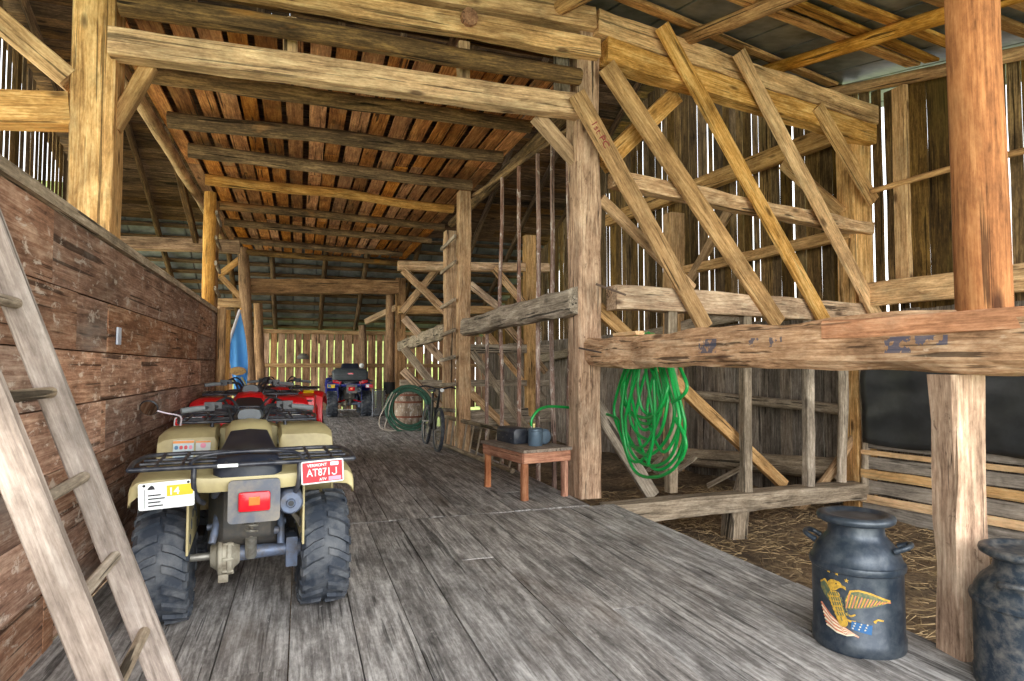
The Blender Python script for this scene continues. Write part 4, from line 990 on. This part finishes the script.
# --- green garden hose: coil on the rail and the run to the pump
hosem = plain('green_hose', s(20, 158, 72), .35, dirt=(s(12, 110, 50), .4), scale=4)
mb = MB()
loops = [(622, 668, 418, 334), (618, 662, 448, 336), (625, 676, 455, 333), (630, 660, 430, 335), (640, 670, 414, 334), (621, 678, 466, 337), (633, 672, 440, 336), (627, 664, 424, 333), (645, 676, 452, 336), (636, 684, 470, 338), (622, 655, 462, 335)]
for k, (xa, xb, yb, yt) in enumerate(loops):
    X_ = 3.06 + .014 * (k % 5); pts = []; xm = (xa + xb) / 2 + random.uniform(-4, 4)
    for i in range(40):
        a = 2 * PI * i / 40; c_, s_ = math.cos(a), math.sin(a)
        wv = (1 if s_ < 0 else (1 - .55 * s_))      # narrow at the top where it hangs
        x = xm + (xb - xa) / 2 * c_ * wv + 1.5 * math.sin(3 * a + k); y = (yb * .62 + yt * .38) - s_ * ((yb * .62 + yt * .38) - yt if s_ > 0 else yb - (yb * .62 + yt * .38)) 
        p = P(x, y, X=X_ + .03 * math.sin(a * 2 + k)); pts.append(p)
    mb.tube(pts, .0155, 8, closed=True)
for path in ([(652, 336), (668, 344), (682, 372), (687, 388), (680, 398), (672, 402)], [(654, 380), (655, 410), (653, 440), (648, 464)], [(675, 420), (683, 432), (686, 446), (681, 460)]):
    mb.tube(bez([P(x, y, X=3.03) for x, y in path], 6), .0155, 8)
pmp = Vector((2.30, 6.15, .50))
run = [pmp + Vector((-.02, -.09, .19)), pmp + Vector((-.02, -.09, .27)), pmp + Vector((.06, -.07, .36)), pmp + Vector((.2, .03, .385)), Vector((2.64, 6.24, .88)), Vector((2.85, 6.26, .86)), Vector((3.06, 6.1, .82)), Vector((3.10, 5.75, .78)), P(620, 432, X=3.06), P(634, 470, X=3.06), P(655, 477, X=3.06), P(676, 466, X=3.06), P(684, 440, X=3.05), P(676, 418, X=3.05)]
mb.tube(bez(run, 8), .0155, 8)
tag(mb.build('garden_hose', hosem, smooth=70), 'bright green garden hose coiled over the hewn rail, running on to the pump', 'hose', kind='thing')
# --- wooden bench with the pump
bt = empty('bench', (2.26, 6.22, 0), .17, 'low reddish wooden work bench in front of the upright bars', 'bench')
for k in range(4):
    o = timber('top_board', (-.29 + .1425 * k + .0712, -.48, .485), (-.29 + .1425 * k + .0712, .48, .485), .138, .03, MAT['benchtop'], parent=bt, kind=None, rough=.002, cham=.003)
for sx in (-1, 1):
    timber('apron', (sx * .265, -.44, .415), (sx * .265, .44, .415), .025, .105, MAT['bench'], parent=bt, kind=None, rough=.002)
    timber('apron', (-.27, sx * .452, .415), (.27, sx * .452, .415), .025, .105, MAT['bench'], parent=bt, kind=None, rough=.002)
    for sy in (-1, 1): timber('leg', (sx * .235, sy * .405, 0), (sx * .235, sy * .405, .465), .065, .065, MAT['bench'], parent=bt, kind=None, up=Vector((0, 1, 0)), rough=.003)
pm = empty('water_pump', pmp, .17, 'dark water pump with a cylinder and a boxy housing on the bench', 'pump')
pmm = plain('pump_dark', s(36, 42, 54), .4, dirt=(s(96, 98, 100), .5), scale=14); pmb = plain('pump_blue', s(92, 112, 130), .35, .2, dirt=(s(50, 56, 66), .6), scale=9)
mb = MB(); mb.loft([[(-.11, y, .005), (.11, y, .005), (.11, y, .13), (.085, y, .165), (-.085, y, .165), (-.11, y, .13)] for y in (-.0, .40)]); o = mb.build('housing', pmm, pm, bevel=.012, smooth=35); o.location = (-.08, .02, 0)
for k in range(4): patch('bolt', .012, .012, steel, o, T(-.112, .06 + .09 * k, .06 + .03 * (k % 2)) @ RY(-PI / 2), r=.005)
mb = MB(); mb.lathe([(0, 0), (.07, 0), (.076, .01), (.076, .15), (.082, .155), (.082, .172), (.056, .184), (0, .186)], 28, T(-.02, -.13, 0)); mb.build('cylinder', pmb, pm, smooth=40)
mb = MB(); mb.lathe([(0, -.09), (.05, -.088), (.075, -.07), (.08, -.02), (.08, .10), (.06, .12), (0, .125)], 28, T(.10, -.02, .085) @ RX(PI / 2), cap=False); mt = mb.build('motor', pmb, pm, smooth=40)
mb = MB()
for sx in (.05, .15): mb.box(sx - .015, sx + .015, -.07, .04, 0, .03)
mb.box(.16, .21, -.06, .0, .05, .09); mb.build('motor_feet', pmm, mt, bevel=.004)
mb = MB(); mb.lathe([(.016, .165), (.016, .2), (.02, .2), (.02, .215), (.013, .22)], 14, T(-.02, -.10, .012)); mb.build('outlet', plain('brass', s(206, 190, 130), .35, .7), pm, smooth=40)
mb = MB(); mb.tube([(-.06, -.12, .16), (-.06, -.12, .20)], .008); mb.tube([(.02, -.13, .16), (.02, -.13, .19)], .007); mb.build('valve', steel, pm, smooth=40)
# --- ladder lying on its edge along the posts
ll_ = empty('lying_ladder', (2.3, 8.8, 0), 0, 'long grey ladder lying on edge along the floor beside the cleated posts', 'ladder')
off = Vector((2.3, 8.8, 0))
a0, a1 = P(514, 471, Z=.04), P(445, 444, Z=.04)
u0, u1 = Vector((a0.x + .10, a0.y, .47)), Vector((2.26, a1.y + .3, .49))
a0.x -= .02; a1 = Vector((2.22, a1.y + .3, .04))
for (a, b) in ((a0, a1), (u0, u1)): log('side_rail', a - off, b - off, .034, .034, MAT['grey'], parent=ll_, kind=None, wob=.005, n=8)
for k in range(11):
    t = .04 + .092 * k; log('rung', a0.lerp(a1, t) - off, u0.lerp(u1, t) - off, .016, .016, GR, parent=ll_, kind=None, wob=.001, n=8)
# --- barrel with hose
bp = P(411, 430, Z=0) + Vector((0, .3, 0))
ba = empty('barrel', bp, 0, 'weathered stave barrel with a rusty hoop, wrapped by a dark green hose', 'barrel')
mb = MB(); mb.lathe([(.0, .0), (.25, .0), (.275, .1), (.30, .3), (.305, .42), (.30, .55), (.275, .74), (.262, .80), (.245, .80), (.24, .74), (0, .74)], 36, cap=False); mb.build('staves', wood('barrel_stave', s(84, 70, 58), s(142, 124, 108), s(190, 174, 158), axis='z', knots=.3, spots=(s(222, 218, 212), .55, .8)), ba, smooth=50)
for z_, r_ in ((.10, .277), (.27, .299), (.58, .299), (.73, .279)):
    mb = MB(); mb.lathe([(r_, z_ - .02), (r_ + .005, z_ - .02), (r_ + .005, z_ + .02), (r_, z_ + .02)], 36, cap=False); mb.build('hoop', plain('rusty_hoop', s(132, 80, 60), .7, .3), ba)
mb = MB(); mb.cbox((0, -.1, .81), (.62, .12, .025)); tag(mb.build('lath', MAT['newb'], M=T(*bp)), 'short orange lath lying across the barrel top', 'lath', kind='thing')
mb = MB(); gh = []
for k in range(13):
    r_ = .35 + .0115 * k + random.uniform(-.01, .01)
    mb.tube([Vector((r_ * math.cos(a), -.40 - .02 * (k % 3) + .09 * math.sin(a), .46 + .035 * math.sin(k) + r_ * math.sin(a))) for a in [2 * PI * i / 36 for i in range(36)]], .014, 7, closed=True)
tag(mb.build('coiled_hose', plain('dark_green_hose', s(58, 104, 84), .5, dirt=(s(40, 76, 60), .6)), smooth=70, M=T(bp.x - .05, bp.y, 0)), 'dark green hose coiled in a ring around the barrel', 'hose', kind='thing')
mb = MB(); mb.tube(bez([(-.36, -.36, .78), (-.46, -.45, .55), (-.50, -.45, .3), (-.56, -.45, .08), (-.42, -.5, .02), (-.3, -.5, .03)], 8), .012, 7); mb.tube(bez([(-.40, -.38, .80), (-.55, -.45, .52), (-.66, -.45, .3), (-.66, -.45, .10), (-.5, -.5, .02), (-.36, -.52, .02)], 8), .012, 7)
tag(mb.build('pale_hose', plain('pale_hose', s(188, 178, 164), .6), smooth=70, M=T(bp.x, bp.y, 0)), 'pale beige hose looped on the floor left of the barrel', 'hose', kind='thing')
# --- bicycle
b0, b1 = P(437.5, 451, Z=0), P(425, 443, Z=0)
d_ = (b1 - b0); d_.z = 0
bk = empty('bicycle', b0, math.atan2(d_.y, d_.x), 'black bicycle parked against the cleated posts', 'bicycle')
Lb = 1.06; Rw = .325; LEAN = RX(.06)
for x_, nm in ((0.02, 'wheel'), (Lb, 'wheel')):
    mb = MB(); mb.tube([(Rw * math.cos(a), 0, Rw * math.sin(a)) for a in [2 * PI * k / 40 for k in range(40)]], .03, 8, closed=True); wv = local(mb.build('wheel', rub, bk, smooth=60), LEAN @ T(x_, 0, Rw))
    mb = MB(); mb.tube([((Rw - .035) * math.cos(a), 0, (Rw - .035) * math.sin(a)) for a in [2 * PI * k / 40 for k in range(40)]], .013, 6, closed=True); mb.tube([(0, -.05, 0), (0, .05, 0)], .02)
    for k in range(20):
        a = 2 * PI * k / 20; mb.tube([(0, .025 * (1 if k % 2 else -1), 0), ((Rw - .04) * math.cos(a), 0, (Rw - .04) * math.sin(a))], .0018, 4)
    mb.build('rim', steel, wv, smooth=50)
mb = MB()
Hd, St, BB, Ra = (.20, 0, .80), (.66, 0, .78), (.58, 0, .30), (Lb, 0, Rw)
for a, b in (((.16, 0, .86), (.24, 0, .64)), (Hd, St), ((.23, 0, .68), BB), (BB, (.69, 0, .88))): mb.tube([a, b], .023)
for sy in (-.05, .05):
    mb.tube([BB, (Lb, sy, Rw)], .010); mb.tube([St, (Lb, sy, Rw)], .010); mb.tube([(.235, sy * .8, .66), (.14, sy, .5), (.02, sy, Rw)], .018)
local(mb.build('frame', plain('bike_black', s(34, 34, 38), .35), bk, smooth=50), LEAN)
mb = MB(); mb.tube(bez([(.30, -.30, .98), (.24, -.2, 1.0), (.15, -.05, .97), (.15, .05, .97), (.24, .2, 1.0), (.30, .30, .98)], 5), .013); mb.tube([(.16, 0, .86), (.15, 0, .97)], .015); hbk = local(mb.build('handlebar', blk, bk, smooth=50), LEAN)
mb = MB(); mb.lathe([(0, 0), (.03, 0), (.032, .02), (.015, .06)], 14, T(.08, -.03, .95) @ RY(PI / 2)); mb.build('lamp', whitep, hbk, smooth=40)
mb = MB(); mb.loft([[(x_, -w_, z_), (x_, w_, z_), (x_, w_ * .8, z_ + .04), (x_, -w_ * .8, z_ + .04)] for x_, w_, z_ in ((.56, .02, .91), (.66, .035, .90), (.76, .075, .905), (.83, .07, .91))]); local(mb.build('saddle', seatm, bk, bevel=.01, smooth=40), LEAN)
mb = MB(); mb.lathe([(0, -.01), (.09, -.01), (.09, .0), (0, .0)], 24, T(BB[0], .06, BB[2]) @ RX(PI / 2)); mb.tube([(BB[0], -.07, BB[2]), (BB[0] + .1, -.08, BB[2] - .13)], .012); mb.tube([(BB[0], .07, BB[2]), (BB[0] - .1, .08, BB[2] + .13)], .012)
mb.cbox((BB[0] + .1, -.13, BB[2] - .13), (.09, .09, .02)); mb.cbox((BB[0] - .1, .13, BB[2] + .13), (.09, .09, .02)); local(mb.build('crank', steel, bk, smooth=40), LEAN)
# --- blue flag on its staff
fY = 10.9
A_, B_ = P(240, 310, Y=fY), P(227.5, 348, Y=fY); A_.x += .0
flg = empty('flag', (B_.x, fY, 0), 0, 'drooping blue flag with a tan emblem hanging behind the red quad bikes', 'flag'); fo = Vector((B_.x, fY, 0))
botL, botR = P(234, 396, Y=fY), P(247, 396, Y=fY)
mb = MB(); vs = []; nu, nv = 16, 26
for j in range(nv + 1):
    t = j / nv
    for i in range(nu + 1):
        u = i / nu
        top = A_.lerp(B_, 1 - u) if u < 1 else A_
        left = B_.lerp(botL, t); right = A_.lerp(botR, t) + Vector((.05 * math.sin(PI * t), 0, 0)); p = left.lerp(right, u)
        fold = .05 * math.sin(u * 9 + t * 2) * (.35 + t)
        p = p + Vector((.02 * math.sin(u * 7 + t * 3) * t, fold, 0)); vs.append(p - fo)
fs = [(j * (nu + 1) + i, j * (nu + 1) + i + 1, (j + 1) * (nu + 1) + i + 1, (j + 1) * (nu + 1) + i) for j in range(nv) for i in range(nu)]
mb.add(vs, fs); mb.build('cloth', plain('flag_blue', s(84, 156, 222), .8, dirt=(s(54, 120, 190), .5), scale=3), flg, smooth=70, solid=.006)
mb = MB(); mb.tube([A_ - fo + Vector((.0, -.03, .0)), B_ - fo + Vector((0, -.03, 0))], .022, 8); mb.build('hem', plain('flag_hem', s(206, 200, 206), .8), flg, smooth=60)
mb = MB(); d2 = (A_ - B_).normalized(); mb.tube([B_ - d2 * 1.6 - fo + Vector((0, .05, 0)), A_ + d2 * .04 - fo + Vector((0, .05, 0))], .014, 8); mb.build('staff', MAT['pole'], flg, smooth=60)
ec = P(238.5, 371, Y=fY) - fo; mb = MB()
mb.lathe([(0, .0), (.12, .0), (.125, .006), (.0, .012)], 18, T(ec.x, ec.y - .10, ec.z) @ RX(PI / 2) @ Matrix.Diagonal((1, .55, 1, 1))); em = mb.build('emblem', plain('emblem_tan', s(176, 140, 84), .8, dirt=(s(90, 70, 50), .8), scale=20), flg, smooth=40)
mb = MB(); mb.tube(bez([(ec.x + .05, ec.y - .1, ec.z - .1), (ec.x + .12, ec.y - .1, ec.z - .22), (ec.x + .14, ec.y - .1, ec.z - .36)], 5), .016, 6); mb.build('emblem_branch', plain('emblem_green', s(150, 150, 110), .8), em, smooth=50)
# --- cap on the rear rail, lattice panel
p = P(303, 359, Y=19.84)
cp = empty('cap', p, 0, 'small grey cap hanging on the rail of the slatted rear wall', 'cap'); mb = MB(); mb.lathe([(.17, 0), (.16, .08), (.10, .15), (0, .17)], 18, T(0, -.17, 0), cap=False); mb.build('crown', plain('cap_grey', s(120, 116, 108), .9), cp, smooth=60, solid=.008)
mb = MB(); mb.loft([[(x_, -.33 - .14 * math.sqrt(max(0, 1 - (x_ / .16) ** 2)), -.01), (x_, -.30, .0), (x_, -.30, .012), (x_, -.33 - .14 * math.sqrt(max(0, 1 - (x_ / .16) ** 2)), .004)] for x_ in (-.155, -.1, 0, .1, .155)]); mb.build('brim', plain('cap_brim', s(96, 92, 88), .9), cp)
p = P(377, 418, Z=0); lt = empty('lattice_panel', (2.06, 17.25, 0), 1.0, 'grey lattice panel leaning between the blue quad bike and the banded post', 'panel')
mb = MB()
for k in range(-7, 8):
    for sgn in (-1, 1): 
        x0 = k * .09; a = Vector((x0 - .33 * sgn, 0, 0)); b = Vector((x0 + .33 * sgn, 0, .66))
        def clip(a, b):
            pts = []
            for t in [i / 40 for i in range(41)]:
                q_ = a.lerp(b, t)
                if abs(q_.x) <= .42: pts.append(q_)
            return pts
        c_ = clip(a, b)
        if len(c_) > 2: mb.tube([c_[0] + Vector((0, .012 * sgn, .02)), c_[-1] + Vector((0, .012 * sgn, .02))], .012, 4)
mb.build('lattice', plain('lattice_grey', s(186, 192, 202), .7), lt)
mb = MB()
for a, b in (((-.44, 0), (.44, 0)), ((-.44, .7), (.44, .7)), ((-.44, 0), (-.44, .7)), ((.44, 0), (.44, .7))): mb.tube([(a[0], 0, a[1] + .02), (b[0], 0, b[1] + .02)], .02, 4)
mb.build('panel_rim', plain('lattice_rim', s(130, 136, 146), .7), lt)
# --- slatted boarding and black tarp at the near gable wall
sl = empty('board_stack', (6.7, 5.0, -.6), 0, 'boarding of old grey planks with fresh yellow slats between, under the black tarp', 'boarding'); so = Vector((6.7, 5.0, -.6))
def bd(y0, y1, h, name, m, off=.16, x0=872, x1=1120):
    a, b = P(x0, y0, 'right') - Vector((off, 0, 0)), P(x1, y1, 'right') - Vector((off, 0, 0))
    b = a + (b - a) * 1.5
    return timber(name, a - so, b - so, .03, h, m, parent=sl, kind=None, rough=.004, cham=.004)
k_ = lambda y, sl_: y + sl_ * (1120 - 872)
for (y0, sp, h, nm, m, off) in ((442, .10, .13, 'old_plank', MAT['oldslat'], .14), (451, .115, .06, 'fresh_slat', MAT['newb'], .18), (461, .13, .15, 'old_plank', MAT['oldslat'], .14), (472, .145, .11, 'fresh_slat', MAT['newb'], .18), (485, .16, .17, 'old_plank', MAT['oldslat'], .14), (496.5, .175, .10, 'fresh_slat', MAT['newb'], .18),
                               (508, .19, .18, 'old_plank', MAT['oldslat'], .14), (519.5, .205, .06, 'fresh_slat', MAT['newb'], .18), (532, .225, .26, 'old_plank', MAT['oldslat'], .14), (552, .25, .24, 'old_plank', MAT['oldslat'], .14)):
    bd(y0, y0 + sp * 248, h, nm, m, off)
mb = MB(); vs = []; nu, nv = 40, 14
for j in range(nv + 1):
    for i in range(nu + 1):
        u, v = i / nu, j / nv
        p = P(874, 366, 'right').lerp(P(1120, 366, 'right'), u * 1.5); p.z = 1.34 - v * (.98 + .03 * math.sin(u * 12))
        wr = .035 * mnoise.noise((u * 7 + v * 2, v * 3 - u * 2, 4)) + .02 * mnoise.noise((u * 18 + v * 9, v * 8, 1)); vs.append(p - Vector((.22 + wr, 0, 0)))
mb.add(vs, [(j * (nu + 1) + i, j * (nu + 1) + i + 1, (j + 1) * (nu + 1) + i + 1, (j + 1) * (nu + 1) + i) for j in range(nv) for i in range(nu)])
tag(mb.build('tarp', plain('black_sheet', s(42, 44, 46), .38, dirt=(s(66, 68, 70), .5), scale=5), smooth=80, solid=.006), 'black plastic sheet hung above the slatted boarding', 'tarp', kind='thing')
# --- scrap boards leaning against the foundation log
for k, (a, b, w_, lab) in enumerate((((692, 500), (688, 455), .13, 'short scrap board standing left-most in the scrap pile'), ((700, 502), (701, 452), .12, 'dark upright scrap board in the scrap pile'), ((704, 500), (713, 462), .10, 'slanting scrap board in the scrap pile by the stud'), ((716, 502), (722, 455), .13, 'wide scrap board behind the middle stud'),
                                     ((756, 500), (778, 462), .11, 'scrap board leaning right of the middle stud'), ((786, 500), (770, 466), .10, 'scrap board leaning back beyond the long brace'))):
    p_, q_ = P(*a, 'right') - Vector((.9, 0, 0)), P(*b, 'right') - Vector((.52, 0, 0)); p_.z = -.5
    timber('scrap_board', p_, q_, .03, w_, GR, lab, 'board', 'scrap boards in the side bay', up=Vector((0, 1, 0)), rough=.006)
# --- bits on the rail
p, q_ = P(617, 337, X=2.86), P(640, 338, X=2.86); p.z = q_.z = 1.615
timber('wood_block', p, q_, .09, .035, MAT['newb'], 'pale wood block lying on the hewn rail by the hose', 'block', rough=.002)
for a, b, lab in (((579, 348), (604, 353), 'iron spike driven through the end of the hewn rail'),):
    p, q_ = P(*a, X=2.62), P(*b, X=2.74); log('spike', p, q_, .009, .008, plain('iron', s(92, 80, 74), .6, .5), lab, 'spike', wob=.001, n=8)
log('spike', P(596, 284, Y=AY - .14), P(626, 295, Y=AY - .3), .012, .01, plain('iron_b', s(110, 92, 80), .6, .5), 'iron spike sticking out of the middle post by the middle girt', 'spike', wob=.001, n=8)

# ---------------------------------------------------------------- light
w = bpy.data.worlds.new('sky'); SC.world = w; w.use_nodes = True
nt = w.node_tree; bg = nt.nodes['Background']
tcw = nt.nodes.new('ShaderNodeTexCoord'); sp = nt.nodes.new('ShaderNodeSeparateXYZ'); nt.links.new(tcw.outputs['Generated'], sp.inputs[0])
rp = nt.nodes.new('ShaderNodeValToRGB'); e = rp.color_ramp.elements
e[0].position = .0; e[0].color = (1, 1, .96, 1); e[1].position = .6; e[1].color = (.78, .87, 1, 1)
nt.links.new(sp.outputs[2], rp.inputs['Fac']); nt.links.new(rp.outputs['Color'], bg.inputs['Color'])
bg.inputs['Strength'].default_value = 3.0
def area(name, loc, rot, sx, sy, e, col):
    l = bpy.data.lights.new(name, 'AREA'); l.shape = 'RECTANGLE'; l.size = sx; l.size_y = sy; l.energy = e; l.color = col
    o = bpy.data.objects.new(name, l); COL.objects.link(o); o.location = loc; o.rotation_euler = rot; return o
area('daylight_door', (2.0, -3.2, 2.6), (math.radians(80), 0, 0), 11, 5, 900, (1, .98, .95))
area('fill_left', (-7.5, 10, 2.0), (0, math.radians(-90), 0), 4, 14, 900, (1, .95, .85))  # added fill light beyond the side bay, brightens the deep interior
SC.view_settings.view_transform = 'Standard'; SC.view_settings.look = 'None'
SC.view_settings.exposure = 0.0; SC.view_settings.gamma = 1; SC.view_settings.use_curve_mapping = False
SC.cycles.max_bounces = 10; SC.cycles.diffuse_bounces = 6
